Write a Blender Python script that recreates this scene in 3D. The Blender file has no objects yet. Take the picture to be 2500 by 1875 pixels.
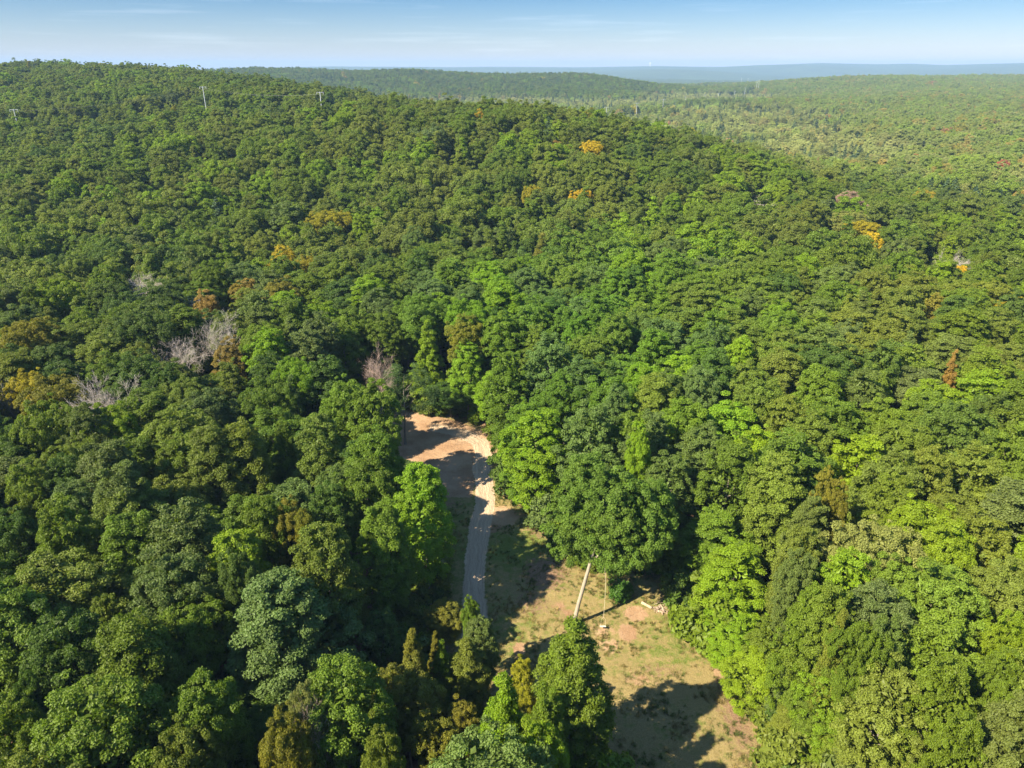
import bpy, bmesh, math, random
import numpy as np
from mathutils import Vector, Matrix

R = math.radians
# ------------------------------------------------------------------ camera, world, sun, exposure
scn = bpy.context.scene
COL = scn.collection
CAMZ = 65.0
PITCH = 24.0
F = 1733.0                      # focal length in pixels of the 2500 wide photograph
cam_d = bpy.data.cameras.new('camera'); cam = bpy.data.objects.new('camera', cam_d); COL.objects.link(cam)
cam.location = (0, 0, CAMZ); cam.rotation_euler = (R(90 - PITCH), 0, 0)
cam_d.sensor_width = 36.0; cam_d.lens = 36.0 * F / 2500.0
cam_d.clip_start = 0.5; cam_d.clip_end = 60000
scn.camera = cam
scn.render.resolution_x = 1024; scn.render.resolution_y = 768

SUN_EL = 42.0
SUN_DIR = Vector((-0.84, -0.545, 0)).normalized() * math.cos(R(SUN_EL)) + Vector((0, 0, math.sin(R(SUN_EL))))
world = bpy.data.worlds.new("World"); scn.world = world; world.use_nodes = True
wn = world.node_tree; wn.nodes.clear()
wo = wn.nodes.new('ShaderNodeOutputWorld'); wb = wn.nodes.new('ShaderNodeBackground')
sky = wn.nodes.new('ShaderNodeTexSky'); sky.sky_type = 'NISHITA'; sky.sun_disc = False
sky.sun_elevation = R(SUN_EL); sky.sun_rotation = math.atan2(SUN_DIR.x, SUN_DIR.y)
sky.altitude = 200; sky.air_density = 1.0; sky.dust_density = 0.25; sky.ozone_density = 1.5
wb.inputs['Strength'].default_value = 0.082
# a few thin cirrus wisps, by direction
tc = wn.nodes.new('ShaderNodeTexCoord'); mp = wn.nodes.new('ShaderNodeMapping'); mp.inputs['Scale'].default_value = (3.0, 3.0, 60.0)
nz = wn.nodes.new('ShaderNodeTexNoise'); nz.inputs['Scale'].default_value = 2.2; nz.inputs['Detail'].default_value = 6
cr = wn.nodes.new('ShaderNodeMapRange'); cr.inputs[1].default_value = 0.56; cr.inputs[2].default_value = 0.85; cr.inputs[4].default_value = 0.10
mx = wn.nodes.new('ShaderNodeMix'); mx.data_type = 'RGBA'; mx.inputs[7].default_value = (9.0, 9.3, 10.0, 1)
wn.links.new(tc.outputs['Generated'], mp.inputs[0]); wn.links.new(mp.outputs[0], nz.inputs['Vector'])
wn.links.new(nz.outputs['Fac'], cr.inputs[0]); wn.links.new(cr.outputs[0], mx.inputs[0])
sx_ = wn.nodes.new('ShaderNodeSeparateXYZ'); wn.links.new(tc.outputs['Generated'], sx_.inputs[0])
rp = wn.nodes.new('ShaderNodeValToRGB'); wn.links.new(sx_.outputs['Z'], rp.inputs[0])
rp.color_ramp.elements[0].position = 0.0; rp.color_ramp.elements[0].color = (0.46, 0.43, 0.50, 1)
rp.color_ramp.elements[1].position = 0.10; rp.color_ramp.elements[1].color = (0.098, 0.232, 0.375, 1)
e_ = rp.color_ramp.elements.new(0.045); e_.color = (0.29, 0.345, 0.45, 1)
e_ = rp.color_ramp.elements.new(0.35); e_.color = (0.70, 0.90, 1.0, 1)
ml = wn.nodes.new('ShaderNodeMix'); ml.data_type = 'RGBA'; ml.blend_type = 'MULTIPLY'; ml.inputs[0].default_value = 1.0
wn.links.new(sky.outputs[0], ml.inputs[6]); wn.links.new(rp.outputs[0], ml.inputs[7])
wn.links.new(ml.outputs[2], mx.inputs[6]); wn.links.new(mx.outputs[2], wb.inputs['Color'])
wn.links.new(wb.outputs[0], wo.inputs['Surface'])
sd = bpy.data.lights.new('sun', 'SUN'); sd.energy = 5.0; sd.angle = R(0.53); sd.color = (1.0, 0.88, 0.64)
so = bpy.data.objects.new('sun', sd); COL.objects.link(so); so.rotation_euler = SUN_DIR.to_track_quat('Z', 'Y').to_euler()
so.location = (-60, -60, 120)
scn.view_settings.view_transform = 'Standard'; scn.view_settings.look = 'None'
scn.view_settings.exposure = 1.74; scn.view_settings.gamma = 1.0
scn.render.engine = 'CYCLES'
scn.cycles.max_bounces = 6; scn.cycles.diffuse_bounces = 3; scn.cycles.transmission_bounces = 3; scn.cycles.volume_bounces = 0
scn.cycles.transparent_max_bounces = 6

rng = np.random.default_rng(11)
rnd = random.Random(5)

# ------------------------------------------------------------------ projection helpers (photo pixel -> point of the place)
cp, sp = math.cos(R(PITCH)), math.sin(R(PITCH))
def ray(px, v):
    u = (px - 1250) / F; w = (v - 937.5) / F
    return (u, cp - sp * w, -sp - cp * w)
def on_z(px, v, z=0.0):
    d = ray(px, v); t = (z - CAMZ) / d[2]
    return (d[0] * t, d[1] * t)
def at_Y(px, v, Y, h=0.0):
    d = ray(px, v); t = Y / d[1]
    return (d[0] * t, Y, CAMZ + d[2] * t - h)
def project(x, y, z):
    dz = z - CAMZ
    dep = y * cp - dz * sp
    up = y * sp + dz * cp
    return 1250 + F * x / dep, 937.5 - F * up / dep, dep

# ------------------------------------------------------------------ terrain
ctrl = []
for X in (-260, -160, -80, 0, 80, 160):
    for Y in (-120, 0, 90, 170): ctrl.append((X, Y, 0))
for X in (-120, -60, 0, 50): ctrl.append((X, 230, 0))
ctrl += [(110, 235, -1.5), (170, 225, -4)]
for a in range(0, 360, 30):
    for r in (900, 1800, 3300):
        x, y = r * math.sin(R(a)), r * math.cos(R(a))
        if y < -50: ctrl.append((x, y, -4))
H = 19
for px, v, Y in ((0,167,900),(250,164,860),(550,181,760),(700,203,700),(820,226,680),(920,243,660),(1010,247,620),(1090,262,520),
                 (1180,264,400),(1255,247,390),(1330,266,385),(1400,275,380),(1500,298,375),(1600,322,370),(1730,348,365),(1850,375,360),(2050,432,340)):
    ctrl.append(at_Y(px, v, Y, H))
for px, v, Y in ((2250,470,335),(2500,505,300),(2500,400,450),(2500,300,800),(2500,240,1300),(2500,205,2000),(2500,186,2600),(2850,300,800),(2850,205,2000),
                 (2300,300,760),(2200,250,1200),(2200,205,1900),(2300,189,2400),(2100,190,2300),(1990,197,2200),(1900,212,2050),(1905,236,1700)):
    ctrl.append(at_Y(px, v, Y, 14))
# behind the near crest the land drops to the valley floor
for px, Y in ((900,1000),(1000,900),(1100,720),(1255,600),(1400,560),(1600,540),(1850,520),(2050,480),(2250,520),
              (700,1150),(550,1250),(250,1300),(0,1300),(1250,1000),(1500,1000),(1750,1000),(2000,1000),(1100,1300),(1400,1500),(1750,1500),
              (1650,1900),(1750,2300),(1800,2900),(1600,2900),(2200,2950),(2500,3200),(2850,3200),(-300,1500),(1400,2900),(1000,2950),(700,2950)):
    d = ray(px, 165.4); ctrl.append((d[0] / d[1] * Y, Y, -8))
for px, v in ((560,172),(680,171),(780,172),(855,180),(955,173),(1040,177),(1120,182),(1250,185),(1380,184),(1450,188),(1510,197)):
    ctrl.append(at_Y(px, v, 2100, 14))
for px in (560, 760, 960, 1150, 1350, 1500):
    d = ray(px, 165.4)
    ctrl.append((d[0] / d[1] * 1650, 1650, -4)); ctrl.append((d[0] / d[1] * 2600, 2600, -4))
ctrl += [(-750, 900, 40), (-900, 1300, 20), (-500, 300, 8), (-400, 500, 22), (-1500, 1700, 10), (-2300, 2500, 0)]
ctrl = np.array(ctrl, float)
CS = 60.0
def _k(dx, dy): return np.sqrt(dx * dx + dy * dy + CS * CS)
_A = _k(ctrl[:, None, 0] - ctrl[None, :, 0], ctrl[:, None, 1] - ctrl[None, :, 1])
_n = len(ctrl); _M = np.zeros((_n + 1, _n + 1)); _M[:_n, :_n] = _A - np.eye(_n) * 6.0; _M[_n, :_n] = 1; _M[:_n, _n] = 1
_W = np.linalg.solve(_M, np.append(ctrl[:, 2], 0))
def near_z(x, y):
    out = np.zeros(len(x))
    for i in range(0, len(x), 20000):
        s = slice(i, i + 20000)
        out[s] = _k(x[s, None] - ctrl[None, :, 0], y[s, None] - ctrl[None, :, 1]) @ _W[:_n] + _W[_n]
    return out
def vnoise(x, y, scale, seed=0):                 # smooth value noise, vectorised
    x = x / scale; y = y / scale
    xi = np.floor(x).astype(np.int64); yi = np.floor(y).astype(np.int64)
    fx = x - xi; fy = y - yi; fx = fx * fx * (3 - 2 * fx); fy = fy * fy * (3 - 2 * fy)
    def h(a, b):
        n = (a * 374761393 + b * 668265263 + seed * 1442695041) & 0xffffffff
        n = ((n ^ (n >> 13)) * 1274126177) & 0xffffffff
        return ((n ^ (n >> 16)) & 0xffff) / 65535.0
    return (h(xi, yi) * (1 - fx) + h(xi + 1, yi) * fx) * (1 - fy) + (h(xi, yi + 1) * (1 - fx) + h(xi + 1, yi + 1) * fx) * fy
def sstep(a, b, x):
    t = np.clip((x - a) / (b - a), 0, 1); return t * t * (3 - 2 * t)
SKX = np.array([-600, 0, 250, 400, 550, 700, 800, 950, 1100, 1200, 1300, 1400, 1500, 1600, 1700, 1760, 1850, 1920, 2000, 2080, 2150, 2220, 2300, 2400, 2500, 3100], float)
SKV = np.array([170, 170, 168, 170, 171, 165, 161.5, 162, 163.5, 162.5, 163, 164, 162.5, 160.5, 162.5, 163, 158.5, 156.5, 154, 156, 157, 155.5, 159, 157, 155, 158], float)
def height(x, y):
    x = np.asarray(x, float); y = np.asarray(y, float)
    r = np.hypot(x, y)
    z = near_z(x, y)
    z = z + (vnoise(x, y, 90, 3) - 0.5) * 5.0 * sstep(170, 400, r)
    # far country
    bear = 1250 + F * (x / np.maximum(y, 1)) * 1.0945
    skz = 65 + 10500 * (165.4 - np.interp(bear, SKX, SKV)) * 0.000482
    far = -8 + (skz + 8) * np.exp(-((r - 11000) / 2300.0) ** 2)
    far = far + (vnoise(x, y, 1500, 7) - 0.45) * 85 * sstep(4500, 7000, r) * (1 - sstep(9000, 10400, r))
    far = far + (vnoise(x, y, 600, 8) - 0.5) * 12 * sstep(4000, 6000, r) * (1 - 0.55 * sstep(9000, 10400, r))
    far = np.where(y < 0, -8.0, far)
    k = sstep(2900, 3900, r)
    return z * (1 - k) + far * k

def set_tag(o, label=None, cat=None, group=None, kind=None):
    if label: o['label'] = label
    if cat: o['category'] = cat
    if group: o['group'] = group
    if kind: o['kind'] = kind
    return o
def np_mesh(name, verts, faces, mats, smooth=False, attrs=None):
    """faces: int array (n,3) or (n,4)"""
    me = bpy.data.meshes.new(name)
    verts = np.asarray(verts, np.float32); faces = np.asarray(faces, np.int32)
    k = faces.shape[1]
    me.vertices.add(len(verts)); me.vertices.foreach_set('co', verts.ravel())
    me.loops.add(faces.size); me.loops.foreach_set('vertex_index', faces.ravel())
    me.polygons.add(len(faces)); me.polygons.foreach_set('loop_start', np.arange(0, faces.size, k, dtype=np.int32))
    me.polygons.foreach_set('loop_total', np.full(len(faces), k, np.int32))
    me.polygons.foreach_set('use_smooth', np.full(len(faces), smooth))
    for m in (mats if isinstance(mats, (list, tuple)) else [mats]): me.materials.append(m)
    me.update(calc_edges=True)
    if attrs:
        for an, (dom, arr) in attrs.items():
            a = me.attributes.new(an, 'FLOAT', dom); a.data.foreach_set('value', np.asarray(arr, np.float32))
    me.validate()
    return me
def link(name, me, parent=None, loc=None):
    o = bpy.data.objects.new(name, me); COL.objects.link(o)
    if parent: o.parent = parent
    if loc is not None: o.location = loc
    return o

# ------------------------------------------------------------------ materials
class NT:
    def __init__(s, name):
        s.m = bpy.data.materials.new(name); s.m.use_nodes = True; s.t = s.m.node_tree; s.t.nodes.clear()
        s.out = s.t.nodes.new('ShaderNodeOutputMaterial')
    def n(s, typ, **kw):
        nd = s.t.nodes.new('ShaderNode' + typ)
        for k, v in kw.items(): setattr(nd, k, v)
        return nd
    def l(s, a, b): s.t.links.new(a, b)
    def val(s, sock, v): sock.default_value = v
    def mixc(s, fac, a, b, blend='MIX'):
        m = s.n('Mix', data_type='RGBA', blend_type=blend)
        for i, q in ((0, fac), (6, a), (7, b)):
            if hasattr(q, 'is_linked'): s.l(q, m.inputs[i])
            else: m.inputs[i].default_value = (*q, 1) if isinstance(q, tuple) and len(q) == 3 else q
        return m.outputs[2]
    def rng(s, x, a, b, c=0.0, d=1.0):
        m = s.n('MapRange'); s.l(x, m.inputs[0])
        for i, q in enumerate((a, b, c, d)): m.inputs[i + 1].default_value = q
        return m.outputs[0]
    def math(s, op, a, b=None):
        m = s.n('Math', operation=op)
        for i, q in enumerate((a, b)):
            if q is None: continue
            if hasattr(q, 'is_linked'): s.l(q, m.inputs[i])
            else: m.inputs[i].default_value = q
        return m.outputs[0]
    def noise(s, vec, scale, detail=4, rough=0.55):
        n = s.n('TexNoise'); n.inputs['Scale'].default_value = scale; n.inputs['Detail'].default_value = detail; n.inputs['Roughness'].default_value = rough
        if vec is not None: s.l(vec, n.inputs['Vector'])
        return n.outputs['Fac']
    def attr(s, name, typ='GEOMETRY'):
        return s.n('Attribute', attribute_name=name, attribute_type=typ)

def leaf_material():
    m = NT('leaves')
    tcol = m.attr('tcol', 'INSTANCER'); var = m.attr('leaf_var'); pat = m.attr('patch')
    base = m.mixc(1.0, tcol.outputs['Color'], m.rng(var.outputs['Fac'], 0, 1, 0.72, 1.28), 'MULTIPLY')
    # the autumn-turned part of a crown (alpha of the tree colour says how much)
    fac = m.math('MULTIPLY', m.rng(pat.outputs['Fac'], 0.52, 0.78, 0.0, 1.0), tcol.outputs['Alpha'])
    base = m.mixc(fac, base, (0.23, 0.205, 0.015))
    pr = m.n('BsdfPrincipled'); m.l(base, pr.inputs['Base Color'])
    pr.inputs['Roughness'].default_value = 0.55; pr.inputs['Specular IOR Level'].default_value = 0.30
    tr = m.n('BsdfTranslucent'); tcl = m.mixc(1.0, base, (1.15, 1.25, 0.5), 'MULTIPLY'); m.l(tcl, tr.inputs['Color'])
    ms = m.n('MixShader'); ms.inputs[0].default_value = 0.42
    m.l(pr.outputs[0], ms.inputs[1]); m.l(tr.outputs[0], ms.inputs[2]); m.l(ms.outputs[0], m.out.inputs['Surface'])
    return m.m
def bark_material(name, c1, c2):
    m = NT(name); tcn = m.n('TexCoord'); mp = m.n('Mapping'); mp.inputs['Scale'].default_value = (6, 6, 0.9); m.l(tcn.outputs['Object'], mp.inputs[0])
    f = m.noise(mp.outputs[0], 1.6, 5)
    col = m.mixc(m.rng(f, 0.3, 0.7), c1, c2)
    pr = m.n('BsdfPrincipled'); pr.inputs['Roughness'].default_value = 0.9; m.l(col, pr.inputs['Base Color'])
    bp = m.n('Bump'); bp.inputs['Strength'].default_value = 0.6; bp.inputs['Distance'].default_value = 0.05; m.l(f, bp.inputs['Height']); m.l(bp.outputs[0], pr.inputs['Normal'])
    m.l(pr.outputs[0], m.out.inputs['Surface']); return m.m
def plain(name, c, rough=0.6, metal=0.0):
    m = NT(name); pr = m.n('BsdfPrincipled'); tcn = m.n('TexCoord')
    f = m.noise(tcn.outputs['Object'], 3.0, 4)
    m.l(m.mixc(f, tuple(q * 0.85 for q in c), tuple(min(1, q * 1.12) for q in c)), pr.inputs['Base Color'])
    pr.inputs['Roughness'].default_value = rough; pr.inputs['Metallic'].default_value = metal
    m.l(pr.outputs[0], m.out.inputs['Surface']); return m.m

LEAF = leaf_material()
BARK = bark_material('bark', (0.09, 0.075, 0.06), (0.24, 0.21, 0.17))
BARK_PALE = bark_material('pale_bark', (0.19, 0.165, 0.13), (0.34, 0.295, 0.235))
DEAD_GREY = bark_material('dead_wood_grey', (0.34, 0.30, 0.27), (0.54, 0.48, 0.44))
DEAD_BROWN = bark_material('dead_wood_brown', (0.28, 0.20, 0.16), (0.46, 0.35, 0.29))
LOGM = bark_material('log_wood', (0.26, 0.20, 0.13), (0.44, 0.36, 0.25))
STEEL = plain('galvanised_steel', (0.45, 0.48, 0.50), 0.5, 0.0)
CABLE = plain('cable', (0.18, 0.18, 0.18), 0.5)
ROPE = plain('rope', (0.62, 0.55, 0.42), 0.9)
SEATM = plain('seat_board', (0.42, 0.40, 0.38), 0.7)
TOWERM = plain('tower_paint', (0.8, 0.8, 0.8), 0.5)

def floor_material():
    m = NT('forest_floor'); g = m.n('NewGeometry'); P = g.outputs['Position']
    a = m.noise(P, 0.35, 6); b = m.noise(P, 0.02, 4)
    c = m.mixc(m.rng(a, 0.35, 0.65), (0.030, 0.036, 0.014), (0.075, 0.060, 0.032))
    c = m.mixc(m.rng(b, 0.4, 0.6), c, (0.035, 0.06, 0.018))
    sp_ = m.n('SeparateXYZ'); m.l(P, sp_.inputs[0])
    marsh = m.math('MULTIPLY', m.rng(sp_.outputs['Z'], -2.5, -5.5), m.rng(sp_.outputs['Y'], 380, 560))
    c = m.mixc(marsh, c, m.mixc(m.rng(b, 0.4, 0.6), (0.34, 0.30, 0.15), (0.20, 0.24, 0.09)))
    pr = m.n('BsdfPrincipled'); pr.inputs['Roughness'].default_value = 1.0; pr.inputs['Specular IOR Level'].default_value = 0.1
    m.l(c, pr.inputs['Base Color']); m.l(pr.outputs[0], m.out.inputs['Surface']); return m.m
def hills_material():
    m = NT('far_woodland'); g = m.n('NewGeometry'); P = g.outputs['Position']
    a = m.noise(P, 0.045, 6, 0.65); b = m.noise(P, 0.0035, 5, 0.6); c3 = m.noise(P, 0.0016, 6, 0.7)
    c = m.mixc(m.rng(a, 0.3, 0.7), (0.030, 0.055, 0.020), (0.085, 0.115, 0.04))
    c = m.mixc(m.rng(b, 0.40, 0.62), c, (0.045, 0.065, 0.026))
    c = m.mixc(m.rng(c3, 0.70, 0.74), c, (0.30, 0.24, 0.15))
    pr = m.n('BsdfPrincipled'); pr.inputs['Roughness'].default_value = 1.0; pr.inputs['Specular IOR Level'].default_value = 0.1
    bp = m.n('Bump'); bp.inputs['Strength'].default_value = 1.0; bp.inputs['Distance'].default_value = 14.0; m.l(a, bp.inputs['Height']); m.l(bp.outputs[0], pr.inputs['Normal'])
    m.l(c, pr.inputs['Base Color']); m.l(pr.outputs[0], m.out.inputs['Surface']); return m.m
def clearing_material():
    m = NT('clearing_ground'); g = m.n('NewGeometry'); P = g.outputs['Position']
    dirt = m.attr('dirt').outputs['Fac']; track = m.attr('track').outputs['Fac']; tu = m.attr('track_u').outputs['Fac']
    lush = m.attr('lush').outputs['Fac']; litter = m.attr('litter').outputs['Fac']
    n1 = m.noise(P, 0.22, 6, 0.6); n2 = m.noise(P, 1.6, 6, 0.65); n3 = m.noise(P, 7.0, 4, 0.7); n4 = m.noise(P, 0.6, 5, 0.6)
    green = m.mixc(m.rng(n3, 0.3, 0.7), (0.075, 0.105, 0.018), (0.15, 0.17, 0.040))
    straw = m.mixc(m.rng(n3, 0.3, 0.7), (0.165, 0.13, 0.050), (0.28, 0.215, 0.10))
    gf = m.math('ADD', m.math('MULTIPLY', n4, 0.55), m.math('MULTIPLY', n2, 0.45))
    gf = m.math('SUBTRACT', gf, m.math('MULTIPLY', m.math('SUBTRACT', lush, 0.5), 0.34))
    c = m.mixc(m.rng(gf, 0.42, 0.56), green, straw)
    # leaf litter and worn brown ground
    lit = m.mixc(m.rng(n3, 0.35, 0.65), (0.12, 0.072, 0.042), (0.26, 0.17, 0.11))
    lf = m.rng(m.math('ADD', litter, m.math('MULTIPLY', m.math('SUBTRACT', n2, 0.5), 1.1)), 0.38, 0.62)
    c = m.mixc(lf, c, lit)
    # bare soil: orange brown to pinkish sand
    soil = m.mixc(m.rng(n1, 0.38, 0.62), (0.22, 0.125, 0.068), (0.34, 0.225, 0.14))
    soil = m.mixc(m.rng(n3, 0.35, 0.7, 0, 0.35), soil, (0.47, 0.34, 0.23))
    df = m.rng(m.math('ADD', dirt, m.math('MULTIPLY', m.math('SUBTRACT', n2, 0.5), 0.9)), 0.40, 0.58)
    c = m.mixc(df, c, soil)
    # the track: pale grey-tan, with wheel ruts running along it
    tw = m.math('ADD', m.math('MULTIPLY', tu, 1.0), m.math('MULTIPLY', m.math('ADD', n1, n4), 0.9))
    wv = m.n('TexNoise', noise_dimensions='2D'); cx = m.n('CombineXYZ'); sy = m.n('SeparateXYZ'); m.l(P, sy.inputs[0])
    m.l(m.math('MULTIPLY', tw, 3.2), cx.inputs[0]); m.l(m.math('MULTIPLY', sy.outputs['Y'], 0.10), cx.inputs[1]); m.l(cx.outputs[0], wv.inputs['Vector'])
    wv.inputs['Scale'].default_value = 1.6; wv.inputs['Detail'].default_value = 5
    rut = m.rng(wv.outputs['Fac'], 0.36, 0.62)
    tcl = m.mixc(rut, (0.33, 0.235, 0.16), (0.44, 0.325, 0.225))
    tcl = m.mixc(m.rng(n3, 0.4, 0.75, 0, 0.5), tcl, (0.56, 0.46, 0.36))
    tf = m.rng(m.math('ADD', track, m.math('MULTIPLY', m.math('SUBTRACT', n2, 0.5), 1.0)), 0.40, 0.58)
    c = m.mixc(tf, c, tcl)
    pr = m.n('BsdfPrincipled'); pr.inputs['Roughness'].default_value = 1.0; pr.inputs['Specular IOR Level'].default_value = 0.15
    hh = m.math('ADD', m.math('MULTIPLY', n3, 0.6), m.math('ADD', m.math('MULTIPLY', n2, 0.8), m.math('MULTIPLY', m.math('MULTIPLY', rut, tf), 0.25)))
    bp = m.n('Bump'); bp.inputs['Strength'].default_value = 0.9; bp.inputs['Distance'].default_value = 0.22; m.l(hh, bp.inputs['Height']); m.l(bp.outputs[0], pr.inputs['Normal'])
    m.l(c, pr.inputs['Base Color']); m.l(pr.outputs[0], m.out.inputs['Surface']); return m.m
FLOOR = floor_material(); HILLS = hills_material(); CLEAR = clearing_material()

# ------------------------------------------------------------------ clearing outline (ground plan)
poly_px = [(940,1003),(1040,1010),(1130,1028),(1210,1062),(1225,1120),(1245,1200),(1290,1250),(1340,1325),(1400,1380),(1530,1390),
           (1650,1420),(1690,1500),(1735,1600),(1795,1690),(1850,1770),(1880,1875)]
clear_poly = [on_z(*p) for p in poly_px] + [(31, 44), (28, 34), (14, 36), (9, 46), (2, 51), (-8, 53), (-9, 62), (-9.5, 75), (-13, 88), (-16, 100), (-25, 107), (-31, 118), (-30, 132)]
clear_poly = np.array(clear_poly)
vis_px = np.array([(955,1020),(1040,1015),(1130,1035),(1200,1070),(1200,1130),(1230,1210),(1290,1260),(1340,1340),(1400,1410),(1540,1420),(1650,1450),(1690,1530),(1730,1630),
          (1790,1710),(1850,1800),(1900,2400),(1540,2400),(1530,1770),(1480,1690),(1440,1620),(1400,1545),(1370,1600),(1300,1610),(1215,1610),(1185,1530),(1150,1440),(1095,1420),
          (1090,1300),(1060,1200),(975,1130)], float)
def poly_dist(x, y, P):
    """signed distance to polygon, negative inside"""
    x = np.asarray(x, float); y = np.asarray(y, float)
    d = np.full(x.shape, 1e9); ins = np.zeros(x.shape, bool)
    n = len(P)
    for i in range(n):
        x0, y0 = P[i]; x1, y1 = P[(i + 1) % n]
        dx, dy = x1 - x0, y1 - y0
        t = np.clip(((x - x0) * dx + (y - y0) * dy) / (dx * dx + dy * dy + 1e-9), 0, 1)
        d = np.minimum(d, np.hypot(x - x0 - t * dx, y - y0 - t * dy))
        c = ((y0 > y) != (y1 > y)) & (x < (x1 - x0) * (y - y0) / ((y1 - y0) if y1 != y0 else 1e-9) + x0)
        ins ^= c
    return np.where(ins, -d, d)

# ------------------------------------------------------------------ ground sheets
def build_ground():
    radii = np.concatenate([[0], np.arange(8, 260, 6), np.geomspace(262, 3200, 120), np.geomspace(3260, 16500, 110)])
    ang = np.concatenate([np.arange(-50, 50, 0.45), np.arange(50, 310, 4.0)])
    na, nr = len(ang), len(radii)
    rr, aa = np.meshgrid(radii, np.radians(ang), indexing='ij')
    x = (rr * np.sin(aa)).ravel(); y = (rr * np.cos(aa)).ravel()
    z = height(x, y)
    z = np.where((x > -62) & (x < 60) & (y > 24) & (y < 152), z - 0.45, z)
    V = np.stack([x, y, z], 1)
    i, j = np.meshgrid(np.arange(nr - 1), np.arange(na), indexing='ij')
    j2 = (j + 1) % na
    Fc = np.stack([i * na + j, i * na + j2, (i + 1) * na + j2, (i + 1) * na + j], -1).reshape(-1, 4)
    ri = np.repeat(np.arange(nr - 1), na)
    lim = np.searchsorted(radii, 3200)
    for nm, sel, mat in (('ground', ri < lim, FLOOR), ('hills', ri >= lim, HILLS)):
        f = Fc[sel]; used, inv = np.unique(f, return_inverse=True)
        v = V[used]; f = inv.reshape(-1, 4)
        f = f[:, ::-1]
        o = link(nm, np_mesh(nm, v, f, mat, smooth=True)); set_tag(o, kind='structure')
build_ground()

track_px = [(1165,1585),(1160,1520),(1156,1455),(1157,1420),(1163,1340),(1172,1275),(1184,1230),(1182,1180),(1177,1135),(1180,1105),(1170,1080),(1130,1060),(1070,1045)]
track = np.array([on_z(*p) for p in track_px])
track = np.vstack([[(-9, 34)], [(-6.5, 50)], track[1:]])
def dist_line(x, y, L):
    best = np.full(x.shape, 1e9); side = np.zeros(x.shape)
    for i in range(len(L) - 1):
        x0, y0 = L[i]; dx, dy = L[i + 1] - L[i]
        t = np.clip(((x - x0) * dx + (y - y0) * dy) / (dx * dx + dy * dy), 0, 1)
        ex, ey = x - x0 - t * dx, y - y0 - t * dy
        d = np.hypot(ex, ey); s = np.where(dx * ey - dy * ex > 0, d, -d)
        side = np.where(d < best, s, side); best = np.minimum(best, d)
    return best, side
def blob(x, y, px, v, rx, ry=None):
    cx, cy = on_z(px, v); ry = ry or rx
    return np.exp(-(((x - cx) / rx) ** 2 + ((y - cy) / ry) ** 2))
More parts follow.
